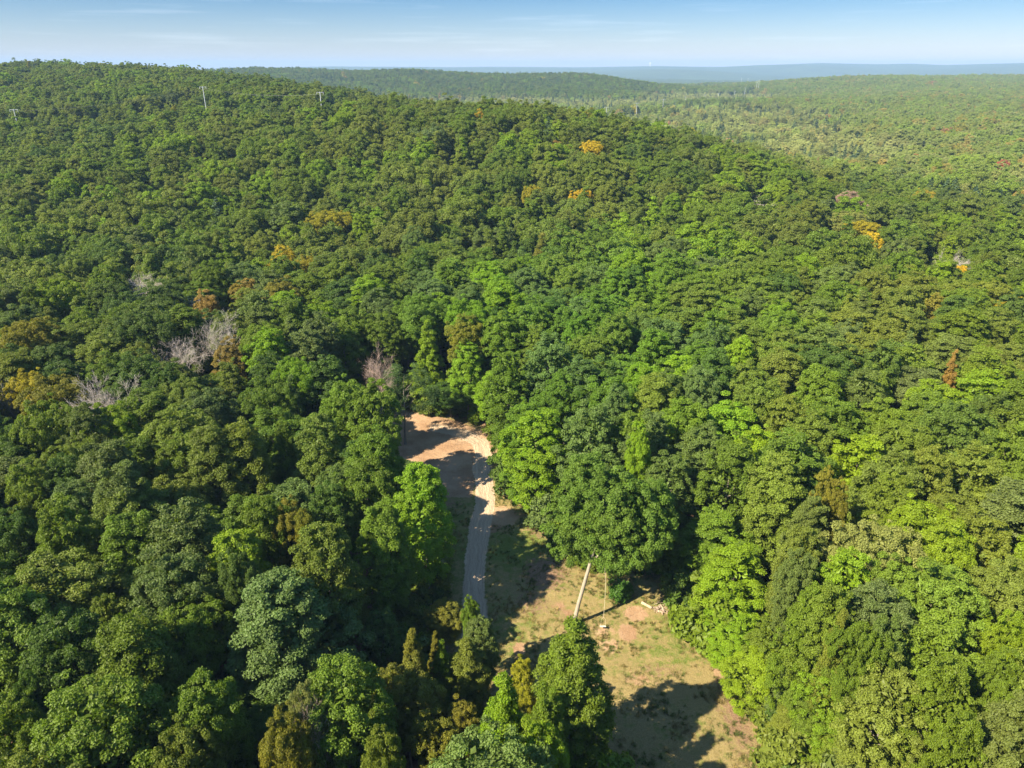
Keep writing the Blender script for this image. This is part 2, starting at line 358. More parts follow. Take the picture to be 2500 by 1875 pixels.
def build_clearing():
    step = 0.33
    xs = np.arange(-58, 56, step); ys = np.arange(28, 148, step)
    gx, gy = np.meshgrid(xs, ys, indexing='ij'); x = gx.ravel(); y = gy.ravel()
    z = height(x, y) + 0.004 + (vnoise(x, y, 3.5, 5) - 0.5) * 0.22 + (vnoise(x, y, 0.9, 6) - 0.5) * 0.07
    pd, side = dist_line(x, y, track)
    tw = 1.0 - sstep(0.9, 2.3, pd + 0.5 * (vnoise(x, y, 4.0, 61) - 0.5))
    pad = [on_z(*p) for p in [(935,1003),(1040,1010),(1115,1028),(1200,1066),(1218,1095),(1200,1128),(1165,1150),(1152,1215),(1075,1215)]] + [(-20, 95), (-29, 106), (-33, 118), (-31, 132)]
    dd = poly_dist(x, y, np.array(pad))
    dirt = 1 - sstep(-1.5, 1.5, dd)
    dirt = np.maximum(dirt, 1.15 * blob(x, y, 1222, 1262, 3.1, 3.0)); dirt = np.maximum(dirt, 1.1 * blob(x, y, 1190, 1285, 2.4, 2.4))
    dirt = np.maximum(dirt, 1.1 * blob(x, y, 1552, 1497, 1.7, 1.6)); dirt = np.maximum(dirt, 1.1 * blob(x, y, 1532, 1545, 1.3, 1.7))
    dirt = np.maximum(dirt, 1.1 * blob(x, y, 1268, 1585, 0.8, 1.3)); dirt = np.maximum(dirt, 0.62 * blob(x, y, 1388, 1500, 1.7, 2.2))
    dirt = np.maximum(dirt, .6 * blob(x, y, 1365, 1480, 1.6, 1.6)); dirt = np.maximum(dirt, .62 * blob(x, y, 1470, 1540, 2.4, 1.8))
    dirt = np.maximum(dirt, .60 * blob(x, y, 1490, 1575, 2.4, 2.0)); dirt = np.maximum(dirt, .55 * blob(x, y, 1560, 1660, 3.0, 2.0))
    dirt = np.maximum(dirt, .62 * blob(x, y, 1760, 1660, 1.2, 5.0))
    litter = np.maximum.reduce([.75 * blob(x, y, 1335, 1290, 4, 3.5), .8 * blob(x, y, 1330, 1400, 4.2, 5), .6 * blob(x, y, 1300, 1470, 3.5, 4), .55 * blob(x, y, 1380, 1350, 3, 3),
                                .5 * blob(x, y, 1100, 1230, 3, 3), .6 * blob(x, y, 1800, 1760, 3, 8), .45 * blob(x, y, 1600, 1640, 5, 3)])
    cd = poly_dist(x, y, clear_poly)
    litter = np.maximum(litter, sstep(-1.0, 2.5, cd) * 0.9)
    lush = 0.30 + 0.9 * blob(x, y, 1265, 1345, 4, 4) + 0.6 * blob(x, y, 1330, 1330, 2.5, 3) + .30 * blob(x, y, 1650, 1570, 3, 7) + .4 * blob(x, y, 1115, 1330, 4, 12) + .35 * blob(x, y, 1520, 1450, 3, 3) + .15 * blob(x, y, 1560, 1600, 5, 4) + .3 * blob(x, y, 1230, 1550, 5, 6)
    lush = lush - .35 * blob(x, y, 1560, 1700, 3, 2) - .25 * blob(x, y, 1680, 1660, 5, 3)
    nx, ny = len(xs), len(ys)
    # pale ruts pressed in
    z = z - 0.07 * tw * (0.5 + 0.5 * np.cos(side * 3.4))
    edge = np.minimum.reduce([x + 58, 55.6 - x, y - 28, 147.6 - y]); z = z - 0.42 * (1 - sstep(0, 3, edge))
    V = np.stack([x, y, z], 1)
    i, j = np.meshgrid(np.arange(nx - 1), np.arange(ny - 1), indexing='ij')
    Fc = np.stack([i * ny + j, (i + 1) * ny + j, (i + 1) * ny + j + 1, i * ny + j + 1], -1).reshape(-1, 4)
    ft = tw[Fc].mean(1) > 0.5; fd = (dirt[Fc].mean(1) > 0.55) & ~ft & (dd[Fc].mean(1) < 2.0)
    A = dict(dirt=dirt, track=tw, track_u=side, lush=lush, litter=litter)
    for nm, sel in (('dirt_track', ft), ('bare_dirt', fd), ('grass_clearing', ~ft & ~fd)):
        f = Fc[sel]; used, inv = np.unique(f, return_inverse=True)
        me = np_mesh(nm, V[used], inv.reshape(-1, 4), CLEAR, smooth=True, attrs={k: ('POINT', a[used]) for k, a in A.items()})
        set_tag(link(nm, me), kind='structure')
build_clearing()

# ------------------------------------------------------------------ tree meshes
def rand_dirs(n, r=rng):
    v = r.normal(size=(n, 3)); return v / np.linalg.norm(v, axis=1, keepdims=True)
def leaf_quads(P, N, size, r=rng):
    """one bent quad per point, lying across N"""
    n = len(P)
    a = np.cross(N, rand_dirs(n, r)); a /= np.linalg.norm(a, axis=1, keepdims=True) + 1e-9
    b = np.cross(N, a)
    s = size * r.uniform(0.65, 1.3, n)
    la = (a * s[:, None]) * 0.62; lb = (b * s[:, None]) * r.uniform(0.32, 0.52, n)[:, None]
    dip = N * (s * 0.16)[:, None]
    V = np.stack([P - la - dip, P - lb, P + la - dip, P + lb], 1)      # a diamond shaped leaf spray
    return V.reshape(-1, 3)
PROFILE = {
    'round':   ([0, .12, .3, .5, .7, .85, .95, 1], [.50, .82, 1.0, 1.0, .93, .74, .48, .16]),
    'tall':    ([0, .1, .3, .5, .7, .85, .95, 1], [.50, .80, 1.0, .98, .85, .64, .40, .12]),
    'pointed': ([0, .08, .25, .45, .65, .82, .94, 1], [.62, .95, 1.0, .80, .56, .34, .16, .04]),
    'spreading': ([0, .2, .4, .6, .75, .88, .96, 1], [.25, .60, .88, 1.0, .98, .78, .48, .15]),
}
PROFILE['full'] = ([0, .08, .25, .5, .7, .85, .95, 1], [.72, .92, 1.0, 1.0, .90, .68, .42, .12])
def make_crown(shape, rad, z0, z1, seed, n_clump=300, per=150, leaf=0.168, clump_r=0.54, off=(0, 0), lobes=5, squash=1.0, core=True, rough=1.0, raw=False):
    r = np.random.default_rng(seed)
    px, py = PROFILE[shape]; Hc = z1 - z0
    # vertical bulging lobes (leaders) that break up the outline
    la = r.uniform(0, 2 * np.pi, lobes); lz = r.uniform(0.25, 0.92, lobes); lam = r.uniform(0.18, 0.52, lobes); lw = r.uniform(0.45, 0.9, lobes)
    ga = r.uniform(0, 2 * np.pi, 4); gz = r.uniform(0.1, 0.8, 4)
    def envelope(th, t):
        e = np.interp(t, px, py)
        k = np.zeros_like(e)
        for i in range(lobes):
            d = np.angle(np.exp(1j * (th - la[i]))); k += lam[i] * np.exp(-(d / lw[i]) ** 2 - ((t - lz[i]) / 0.22) ** 2)
        for i in range(4):
            d = np.angle(np.exp(1j * (th - ga[i]))); k -= 0.32 * np.exp(-(d / 0.42) ** 2 - ((t - gz[i]) / 0.16) ** 2)
        return rad * e * (0.92 + k * rough)
    # clump centres spread over the envelope, more at the top where light is
    t = r.beta(1.35, 1.05, n_clump * 3)
    w = np.interp(t, px, py) + 0.12; keep = r.uniform(size=len(t)) < w / w.max(); t = t[keep][:n_clump]
    n = len(t); th = r.uniform(0, 2 * np.pi, n)
    depth = np.where(r.uniform(size=n) < 0.72, r.uniform(0.88, 1.02, n), r.uniform(0.5, 0.85, n))
    rr = envelope(th, t) * depth
    # spires: some leaders reach above the dome
    C = np.stack([rr * np.cos(th) * squash + off[0], rr * np.sin(th) + off[1], z0 + t * Hc], 1)
    C[:, 2] += r.normal(0, 0.25, n) + np.where((t > 0.7) & (r.uniform(size=n) < .25), r.uniform(0, 1.3, n), 0)
    cen = np.stack([np.full(n, off[0]), np.full(n, off[1]), z0 + Hc * np.clip(t - 0.28, 0, 1)], 1)
    out = C - cen; out /= np.linalg.norm(out, axis=1, keepdims=True) + 1e-9
    cr_ = clump_r * r.uniform(0.65, 1.45, n)
    cnt = np.maximum(12, (per * (cr_ / clump_r) ** 2).astype(int))
    ci = np.repeat(np.arange(n), cnt); m = len(ci)
    d = rand_dirs(m, r); d = d + out[ci] * 0.75 + np.array([0, 0, 0.35]); d /= np.linalg.norm(d, axis=1, keepdims=True)
    P = C[ci] + d * (cr_[ci] * r.uniform(0.55, 1.22, m))[:, None] * np.array([1, 1, 0.92])
    N = d + r.normal(0, 0.60, (m, 3)) + np.array([0, 0, 0.10]); N /= np.linalg.norm(N, axis=1, keepdims=True)
    cv = r.uniform(0, 1, n)
    var = 0.5 * cv[ci] + 0.5 * r.uniform(0, 1, m)
    pt = vnoise(C[:, 0] + 50 + seed * 7, C[:, 1] + C[:, 2] * 0.8 + 50, 2.6, seed)[ci] * 0.8 + 0.2 * r.uniform(size=m)
    V = [leaf_quads(P, N, leaf, r)]; VAR = [var]; PT = [pt]
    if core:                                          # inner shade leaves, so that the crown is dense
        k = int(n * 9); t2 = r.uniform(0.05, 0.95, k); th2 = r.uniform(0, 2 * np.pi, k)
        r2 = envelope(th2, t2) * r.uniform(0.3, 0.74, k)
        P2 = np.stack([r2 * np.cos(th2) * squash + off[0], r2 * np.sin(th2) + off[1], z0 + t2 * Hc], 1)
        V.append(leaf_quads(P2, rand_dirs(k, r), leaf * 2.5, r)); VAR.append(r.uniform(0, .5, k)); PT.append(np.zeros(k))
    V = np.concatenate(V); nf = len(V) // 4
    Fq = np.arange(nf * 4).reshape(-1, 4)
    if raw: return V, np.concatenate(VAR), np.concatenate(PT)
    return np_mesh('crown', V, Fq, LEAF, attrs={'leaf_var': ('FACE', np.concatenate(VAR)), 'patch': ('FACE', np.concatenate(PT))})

def tube_rings(pts, rads, sides):
    """numpy tube along a polyline"""
    pts = [Vector(p) for p in pts]; n = len(pts); V = []
    for i, p in enumerate(pts):
        d = (pts[min(i + 1, n - 1)] - pts[max(i - 1, 0)]).normalized()
        a = d.cross(Vector((0.31, 0.17, 0.93)) if abs(d.z) < 0.9 else Vector((1, 0.1, 0))).normalized(); b = d.cross(a)
        for k in range(sides):
            q = 2 * math.pi * k / sides; V.append(p + (a * math.cos(q) + b * math.sin(q)) * rads[i])
    Fq = []
    for i in range(n - 1):
        for k in range(sides):
            k2 = (k + 1) % sides; Fq.append((i * sides + k, (i + 1) * sides + k, (i + 1) * sides + k2, i * sides + k2))
    return V, Fq
class Tubes:
    def __init__(s): s.V = []; s.F = []
    def add(s, pts, rads, sides=6):
        V, Fq = tube_rings(pts, rads, sides); o = len(s.V); s.V += [tuple(v) for v in V]; s.F += [tuple(i + o for i in f) for f in Fq]
    def mesh(s, name, mat): return np_mesh(name, np.array(s.V), np.array(s.F), mat, smooth=True)
def make_trunk(Ht, seed, r0=0.26, z_crown=8.0, rad=3.2, lean=(0, 0), mat=None, limbs=7, flare=1.45):
    q = random.Random(seed); T = Tubes()
    n = 9; pts = []; rads = []
    for i in range(n):
        f = i / (n - 1); z = -0.35 + f * (Ht * 0.88 + 0.35)
        pts.append((lean[0] * f ** 1.2 + q.uniform(-.12, .12) * f, lean[1] * f ** 1.2 + q.uniform(-.12, .12) * f, z))
        rads.append(r0 * ((1 - f) * 0.82 + 0.10) * (flare if i == 0 else 1))
    T.add(pts, rads, 8)
    for k in range(limbs):
        f = q.uniform(max(0.36, z_crown / Ht), 0.82); idx = f * (n - 1); i = int(idx); p = Vector(pts[i]).lerp(Vector(pts[i + 1]), idx - i)
        a = q.uniform(0, 6.283); L = rad * q.uniform(0.55, 0.85); up = L * q.uniform(0.5, 1.1)
        e = p + Vector((math.cos(a) * L, math.sin(a) * L, up)); mdl = p.lerp(e, 0.5) + Vector((0, 0, -0.12 * L))
        rr = r0 * (1 - f) * 0.55 + 0.03
        T.add([p, mdl, e], [rr, rr * .7, rr * .25], 5)
    return T.mesh('trunk', mat or BARK)
def make_bare(Ht, spread, seed, mat, vase=0.5, density=1.0):
    """leafless tree: trunk mesh and a mesh of branches down to fine twigs"""
    q = random.Random(seed); T = Tubes(); B = Tubes()
    zc = Ht * 0.50
    pts = [(0, 0, -0.3), (q.uniform(-.1, .1), q.uniform(-.1, .1), zc * .5), (q.uniform(-.2, .2), q.uniform(-.2, .2), zc), (q.uniform(-.3, .3), q.uniform(-.3, .3), zc * 1.22)]
    T.add(pts, [0.30, 0.22, 0.19, 0.15], 8)
    def grow(p, d, L, r, lev):
        steps = 3; P = [p]; Rr = [r]; cur = Vector(p); dd = Vector(d)
        for i in range(steps):
            dd = (dd + Vector((q.gauss(0, .13), q.gauss(0, .13), q.gauss(0.015, .07)))).normalized()
            cur = cur + dd * (L / steps); P.append(cur.copy()); Rr.append(r * (1 - (i + 1) / steps * 0.62))
        B.add(P, Rr, 5 if lev < 2 else 3)
        if lev >= 4: return
        nchild = int((4, 4, 5, 4)[lev] * density + 0.5)
        for k in range(nchild):
            f = q.uniform(0.30, 1.0) if k else 1.0
            ii = min(int(f * steps), steps - 1); b = P[ii].lerp(P[ii + 1], f * steps - ii)
            side = dd.cross(Vector((q.gauss(0, 1), q.gauss(0, 1), q.gauss(0, 1)))).normalized()
            nd = (dd * q.uniform(0.7, 1.1) + side * q.uniform(0.45, 0.95) + Vector((0, 0, 0.05))).normalized()
            grow(b, nd, L * q.uniform(0.48, 0.70), max(r * (1 - f * .5) * 0.52, 0.014), lev + 1)
    top = Vector(pts[-1]); nm = 7
    for k in range(nm):
        a = 2 * math.pi * k / nm + q.uniform(-.4, .4); s = vase * q.uniform(0.6, 1.5) if k else 0.12
        d = Vector((math.cos(a) * s * spread / (Ht * .35), math.sin(a) * s * spread / (Ht * .35), 1)).normalized()
        b = Vector(pts[2]).lerp(top, q.uniform(0, 1)); grow(b, d, Ht * q.uniform(0.24, 0.32), 0.12, 0)
    return T.mesh('trunk', mat), B.mesh('branches', mat)
def make_conifer(Ht, rad, seed, leaf=0.34):
    r = np.random.default_rng(seed); P = []; N = []
    tiers = 22
    for i in range(tiers):
        f = i / (tiers - 1); z = Ht * (0.16 + 0.84 * f); R0 = rad * (1 - f) ** 0.8 * r.uniform(0.8, 1.15) + 0.12
        nb = int(7 + 5 * (1 - f))
        for k in range(nb):
            a = r.uniform(0, 6.283); L = R0 * r.uniform(0.7, 1.15); m = int(10 + 55 * L / rad)
            s = r.uniform(0.1, 1, m) ** 0.7; w = (1 - s) * 0.35 * L * 0.6 + 0.12
            x = s * L; yv = r.normal(0, 1, m) * w * 0.5; zz = z - 0.18 * x + 0.06 * x * s + r.normal(0, .10, m)
            P.append(np.stack([x * np.cos(a) - yv * np.sin(a), x * np.sin(a) + yv * np.cos(a), zz], 1))
            nn = np.stack([np.cos(a) * .5 + r.normal(0, .35, m), np.sin(a) * .5 + r.normal(0, .35, m), np.full(m, .8)], 1); N.append(nn / np.linalg.norm(nn, axis=1, keepdims=True))
    P = np.concatenate(P); N = np.concatenate(N); V = leaf_quads(P, N, leaf, r)
    nf = len(P)
    return np_mesh('crown', V, np.arange(nf * 4).reshape(-1, 4), LEAF, attrs={'leaf_var': ('FACE', r.uniform(0, 1, nf)), 'patch': ('FACE', np.zeros(nf))})

# each variant: unit height about 20 m, crown radius about 3.6 m
VAR = []
specs = [('round',3.7,6.5,20,5),('round',3.9,7.5,20,4),('round',3.5,6.0,20,5),('round',4.0,8.0,20,4),('round',3.8,7.0,20,5),('round',3.7,6.5,20,3),
         ('tall',3.3,4.5,20,5),('tall',3.5,5.0,20,6),('tall',3.2,5.5,20,4),('tall',3.6,4.0,20,6),
         ('pointed',3.5,3.5,20,5),('pointed',3.7,3.0,20,6),('pointed',3.3,4.0,20,5),
         ('full',3.6,1.2,20,6),('full',3.8,1.6,20,5),('full',3.5,1.0,20,6),
         ('spreading',4.2,8.5,20,7),('spreading',4.4,9.0,20,8),('spreading',4.0,8.0,20,6)]
for i, (sh, rd, z0, z1, lb) in enumerate(specs):
    cm = make_crown(sh, rd, z0, z1, 100 + i, lobes=lb)
    tm = make_trunk(19.0, 200 + i, z_crown=z0 + 1.5, rad=rd * 0.8)
    VAR.append((sh, rd, cm, tm))
BY = {s: [i for i, v in enumerate(VAR) if v[0] == s] for s in PROFILE}

# ------------------------------------------------------------------ colours (foliage albedo); alpha = share of turned leaves
PAL = {
    'M': ((0.114, 0.170, 0.014, 0.05), 'mid green'),
    'L': ((0.155, 0.235, 0.010, 0.10), 'lime green'),
    'O': ((0.134, 0.172, 0.022, 0.06), 'olive green'),
    'B': ((0.112, 0.154, 0.034, 0.00), 'greyish green'),
    'D': ((0.078, 0.126, 0.018, 0.00), 'dark green'),
    'G': ((0.172, 0.170, 0.020, 0.50), 'golden olive'),
    'Y': ((0.300, 0.262, 0.015, 0.20), 'yellow'),
    'K': ((0.42, 0.31, 0.014, 0.00), 'bright golden yellow'),
    'A': ((0.250, 0.175, 0.040, 0.40), 'orange-brown'),
    'V': ((0.230, 0.235, 0.014, 0.20), 'yellow-green'),
    'P': ((0.178, 0.195, 0.050, 0.0), 'pale brown'),
    'R': ((0.260, 0.090, 0.060, 0.00), 'red'),
    'U': ((0.300, 0.210, 0.170, 0.00), 'pinkish grey'),
}
def colour(code, q=None):
    q = q or rng; c = np.array(PAL[code][0]); f = q.uniform(0.88, 1.14); g = c.copy(); g[:3] *= f
    g[0] *= q.uniform(0.92, 1.07); g[2] *= q.uniform(0.85, 1.2); return g

# hand-placed trees: top of the crown in the photo, crown width in photo pixels, colour, shape
HAND = """
130 1385 210 O r;20 1262 110 D r;140 1238 130 M t;307 1517 200 M t;252 1462 95 O r;434 1247 190 B t;307 1193 170 O r;579 1367 100 B r;669 1418 225 B t;787 1297 165 O t
488 1684 170 M r;823 1640 190 M r;25 1735 140 O r;55 1650 95 D r;440 1795 150 O r;0 1400 90 D r;930 1496 95 D r
640 1226 120 M r;774 1021 115 O t;845 941 115 M r;912 952 105 M r;917 1066 125 M t;890 1137 130 M r;1029 1144 130 L t;931 1241 115 M t;798 1198 105 D r
1098 938 105 D r;1139 833 85 L t;1138 782 80 G r;1239 865 105 M t;1225 905 110 L t;1286 992 115 M t;1310 1006 150 L t;1420 880 100 B t;1383 920 95 M r;1308 797 75 O t;1420 779 80 M t
1713 852 120 M r;1599 929 110 O t;1510 944 85 B t;1564 1038 65 L t;1823 795 110 O t;1614 790 120 B r;1897 845 110 O t;2007 909 115 M t;1867 934 120 O r;1788 994 130 L r;1723 1053 130 B r
1640 1118 130 B r;1907 1128 140 O t;1748 1257 160 M r;2160 989 100 M r;2136 914 100 M r;2185 1123 130 O r;2275 1103 110 O t;2285 944 110 L r
2130 1297 165 P s;2260 1245 150 L s;2305 1297 120 L r;2404 1267 130 O r;1990 1218 85 B r;1965 1300 110 O r;1960 1355 85 B r;1802 1344 150 L r;2195 1387 130 M r;2293 1405 190 M r
2040 1445 130 M r;1982 1449 100 M r;2058 1496 85 O t;2170 1521 110 D r;2116 1546 90 M t;2025 1637 120 L r;2185 1655 190 O r;2325 1626 130 M r;2460 1622 110 M r;1930 1644 95 B r
2007 1749 110 L r;1925 1720 95 O t;1990 1690 90 M t;2362 1763 120 M r;2061 1781 110 M r;2478 1384 130 O r;2474 1521 95 L s;1800 1498 135 L r;1868 1600 125 L r;1890 1530 110 M r
505 1046 120 O t;580 1035 120 O t;440 1080 130 M r;345 970 150 M r;445 932 95 O r;500 965 120 B r;420 895 100 B r;200 1000 110 B t;265 1000 95 L t;110 985 95 M t;20 1045 80 D r;150 1130 110 D r;60 1150 110 M r;285 1145 120 B t;690 1040 70 M r
720 885 75 L r;660 930 90 M r;710 930 70 B r;655 815 100 L t;790 880 120 D t;560 890 90 O r;215 800 210 O s;330 845 80 O r;150 890 110 D r
1365 625 90 O r;1450 620 90 M r;1170 640 110 M t;1100 645 100 M t;1220 700 120 L t;840 690 120 D r;900 680 100 L t;950 700 100 M r;1150 690 90 B r
1280 627 75 L r;1640 590 110 B r;1470 560 70 M r;1800 660 80 M r;1660 690 90 O t;1720 700 100 O t;2040 660 100 B t;1780 730 100 M t;1560 770 100 B r;2480 735 90 Y s;2290 720 70 G r
1700 545 60 L r;1730 500 70 M r;880 525 60 L r;920 510 60 L r;1060 600 70 M r;1010 560 60 B r
"""
# special trees: (px, v, width, colour, shape, label)
SPECIAL = [
    (1400,1536,185,'M','p','large bright green pointed maple at the bottom, tip just below the swing tree trunk'),
    (1232,1655,150,'L','p','pointed green maple at the bottom edge, left neighbour of the larger pointed maple'),
    (1275,1613,60,'V','t','small yellow-green tree squeezed between the two pointed maples at the bottom'),
    (1335,1700,110,'M','r','green tree filling the gap between the two pointed maples at the bottom'),
    (1310,1790,130,'L','r','lime green low tree at the bottom edge below the yellow-green one'),
    (1138,1566,125,'O','p','olive green tree by the hidden lower end of the dirt track'),
    (1168,1521,80,'B','t','slim grey-green tree right beside the lower end of the dirt track'),
    (1087,1482,80,'G','r','small round golden olive tree left of the lower end of the track'),
    (1148,1470,50,'M','r','small fresh green tree touching the left edge of the track'),
    (1004,1545,85,'G','p','tall golden orange tree with a narrow tip among the lower trees'),
    (985,1652,150,'G','r','wide golden olive tree right below the narrow orange-tipped one'),
    (1062,1556,45,'G','p','thin orange-tinged tree right of the narrow golden tree'),
    (1078,1578,45,'L','p','thin lime green sapling between golden trees left of the track'),
    (1130,1724,75,'G','r','golden brown tree at the bottom left of the two pointed maples'),
    (1055,1762,110,'G','r','rusty olive tree at the bottom edge, left of the golden brown one'),
    (930,1790,100,'O','r','dull olive tree at the bottom edge below the wide golden olive tree'),
    (1042,793,72,'L','p','vivid lime green pointed tree standing alone in colour above the dirt pad'),
    (800,520,85,'Y','s','round yellow tree in the middle left of the forest'),
    (689,608,55,'K','s','bright golden yellow crown top left of centre'),
    (752,628,45,'Y','s','small dull yellow crown right of the bright golden one'),
    (598,694,75,'A','s','orange-brown rounded tree above the bare trees on the left'),
    (1420,464,46,'K','s','brightest golden yellow tree in the upper middle'),
    (1300,458,40,'Y','s','small pale yellow tree left of the brightest golden one'),
    (1442,350,44,'K','s','flat yellow crown just below the near ridge line'),
    (1607,316,38,'K','s','yellow crown on the near ridge line right of the middle'),
    (1170,272,22,'K','r','tiny yellow crown high on the ridge left of the knob'),
    (70,915,80,'Y','s','yellow-orange tree at the left edge, left of the large bare tree'),
    (135,925,110,'G','s','golden green tree beside the yellow one at the left edge'),
    (500,718,60,'A','r','faded orange-brown tree between bare trees on the left'),
    (560,835,70,'A','r','rusty brown tree below the second bare tree on the left'),
    (2110,545,70,'Y','s','yellow and brown tree in the upper right of the slope'),
    (2130,575,50,'K','s','golden yellow tree hugging the yellow and brown one'),
    (2080,520,70,'P','s','pale dry topped tree above the yellow ones on the right'),
    (2345,655,45,'K','s','low yellow tree at the foot of the grey bare tree on the right'),
    (2075,475,60,'U','s','pinkish grey dry crown highest on the right slope'),
    (2236,380,22,'R','r','small red tree in the valley on the right'),
    (2452,395,34,'R','s','dull red spreading tree near the right edge of the valley'),
    (2312,325,30,'Y','r','yellow-green tree in the valley near the right edge'),
    (2255,465,40,'Y','s','yellow-green flat crown where slope meets valley on the right'),
    (2020,1155,60,'G','t','orange-tinged tree in the gap right of the middle'),
    (2052,1185,60,'G','t','golden tree touching the orange-tinged one right of the middle'),
    (2060,1285,45,'Y','p','slim yellow tree among the big crowns on the right'),
    (2330,870,50,'A','p','rusty pointed tree near the right edge'),
    (2243,938,55,'P','r','pale straw coloured tree near the right edge'),
    (705,1240,80,'G','r','yellowing thin tree beside the dark hollow on the left'),
    (740,1262,60,'G','t','small yellowing tree right of the dark hollow on the left'),
    (735,1690,75,'P','r','half bare brownish tree at the bottom left of the middle'),
    (690,1760,110,'G','r','withering olive brown tree below the half bare one at the bottom'),
    (425,262,18,'Y','r','yellow tree by the power line gap on the upper left'),
    (982,869,120,'D','r','dark open-crowned tree on a bare trunk standing in the dirt pad'),
]
SH = {'r': 'round', 't': 'tall', 'p': 'pointed', 's': 'spreading'}
class Tree: pass
trees = []          # every broadleaf near the camera
def solve_xy(px, v, Ht):
    z = 0.0; x = y = 0
    d = ray(px, v)
    # march until the treetop height above the ground matches
    best = None
    prev = None
    t = 20.0
    while t < 6000:
        X, Y, Z = d[0] * t, d[1] * t, CAMZ + d[2] * t
        g = float(height(np.array([X]), np.array([Y]))[0]) + Ht
        if Z < g:
            return X, Y, g - Ht
        t *= 1.006
    return None
def add_hand(px, v, wpx, code, sh, label=None, Ht=None, x=None, y=None):
    T = Tree(); T.Ht = Ht or {'p': 20.5, 't': 21, 'r': 19.5, 's': 18.5}[sh] + rng.uniform(-1, 1)
    if wpx < 60 and v > 900: T.Ht = 12.0
    if x is None:
        r_ = solve_xy(px, v, T.Ht)
        if r_ is None: return
        T.x, T.y, T.z = r_
    else: T.x, T.y = x, y; T.z = float(height(np.array([x]), np.array([y]))[0])
    while poly_dist(np.array([T.x]), np.array([T.y]), clear_poly)[0] < (2.4 if px > 1600 else 0.8) and T.Ht > 8 and (62 if px < 1600 else 30) < T.y < 140:
        T.Ht -= 0.7; T.x, T.y, T.z = solve_xy(px, v, T.Ht)
    dep = project(T.x, T.y, T.z + T.Ht * .8)[2]
    T.rad = min(max(wpx / F * dep * 0.5 * 1.04, 1.2), 6.5); T.code = code; T.shape = SH[sh]; T.col = colour(code); T.label = label; T.hand = True
    T.var = rnd.choice(BY[T.shape]); T.rot = rnd.uniform(0, 6.28); T.special = label is not None
    trees.append(T); return T
LOW = {(1138,1566): 12, (1168,1521): 11, (1087,1482): 9, (1148,1470): 8, (1004,1545): 15, (985,1652): 14, (1130,1724): 13, (1055,1762): 13}
for s_ in SPECIAL:
    hh = None
    if s_[5].startswith('small') and s_[1] > 1400: hh = 11
    if s_[5].startswith('thin'): hh = 12
    if s_[5].startswith('dark open'): continue
    add_hand(*s_, Ht=LOW.get((s_[0], s_[1]), hh))
for row in HAND.strip().replace('\n', ';').split(';'):
    a = row.split()
    if len(a) == 5: add_hand(int(a[0]), int(a[1]), int(a[2]), a[3], a[4], Ht={(1098, 938): 9.5, (930, 1496): 12}.get((int(a[0]), int(a[1]))))

# obstacles for the random fill: bare trees, the swing tree, the pad tree, poles' clearing strip
BARE = [ # px, v(top), width px, height, material, vase, label
    (245,915,150,17,'g',1.0,'large spreading leafless grey tree near the left edge'),
    (425,805,105,16,'g',0.9,'leafless grey tree with fanned branches, third up on the left'),
    (530,760,95,18,'g',0.75,'pale leafless tree right of the fanned grey one'),
    (918,828,85,18,'b',0.5,'brown leafless tree standing behind the dirt pad'),
    (345,668,80,15,'g',0.6,'dense grey leafless tree, highest of the bare ones on the left'),
    (475,712,60,14,'g',0.6,'small dark leafless tree beside the faded orange tree'),
    (745,1690,80,16,'b',0.5,'half bare brown tree with twigs at the bottom left of the middle'),
    (1858,475,55,15,'g',0.7,'leafless whitish tree high on the slope right of the middle'),
    (1552,508,28,12,'g',0.4,'small leafless grey tree in the upper middle'),
    (2345,605,75,14,'g',1.0,'leafless grey tree with a rounded fan on the right'),
    (12,905,60,15,'g',0.6,'leafless tree cut by the left edge of the photo'),
    (2395,520,22,12,'g',0.4,'tiny leafless white tree near the right edge'),
    (2190,400,26,14,'g',0.5,'small leafless grey tree on the right valley side'),
    (2160,385,14,15,'g',0.2,'thin dead snag in the valley on the right'),
]
blocks = []      # x, y, radius kept free
BARE = [(b[0], b[1], b[2] * 1.15, b[3] + 5.0 if b[1] > 560 else b[3] + 2) + b[4:] for b in BARE]
for b in BARE:
    r_ = solve_xy(b[0], b[1], b[3]); blocks.append((r_[0], r_[1], b[2] / F * math.hypot(r_[1], CAMZ - r_[2]) * 0.50, r_[2]))
SW = (7.85, 70.3); SWC = (11.8, 72.5)
blocks += [(SWC[0], SWC[1], 6.5, 0)]
PAD = on_z(990, 1085); blocks.append((PAD[0], PAD[1], 3.2, 0))

# power line route
pole_px = [(6,300,430,19),(487,240,560,18),(775,250,700,18),(1009,258,760,17),(1393,292,960,20),(1486,284,1060,22),(1561,275,1160,23),(1626,262,1315,22),(1681,246,1575,20),(1728,241,1668,20),
           (1761,237,1744,20),(1801,226,1950,20),(1826,229,2000,26),(1853,217,2450,30),(1858,218,2480,30),(1814,202,2900,28),(1830,202,2950,28),(1770,203,2900,20),(1752,203,2900,20)]
poles = []
for px, v, Y, hgt in pole_px:
    q_ = solve_xy(px, v, 17.5 if Y < 950 else 13.5)
    if q_ and 0.6 * Y < q_[1] < 1.5 * Y: Y = q_[1]
    print('pole', px, Y)
    d = ray(px, 165.4); X = d[0] / d[1] * Y; poles.append((X, float(Y), hgt, px, v))
route = np.array([(-430, 330)] + [(p[0], p[1]) for p in poles[:15]])

def near_track_clear(x, y):
    return dist_line(x, y, track)[0]
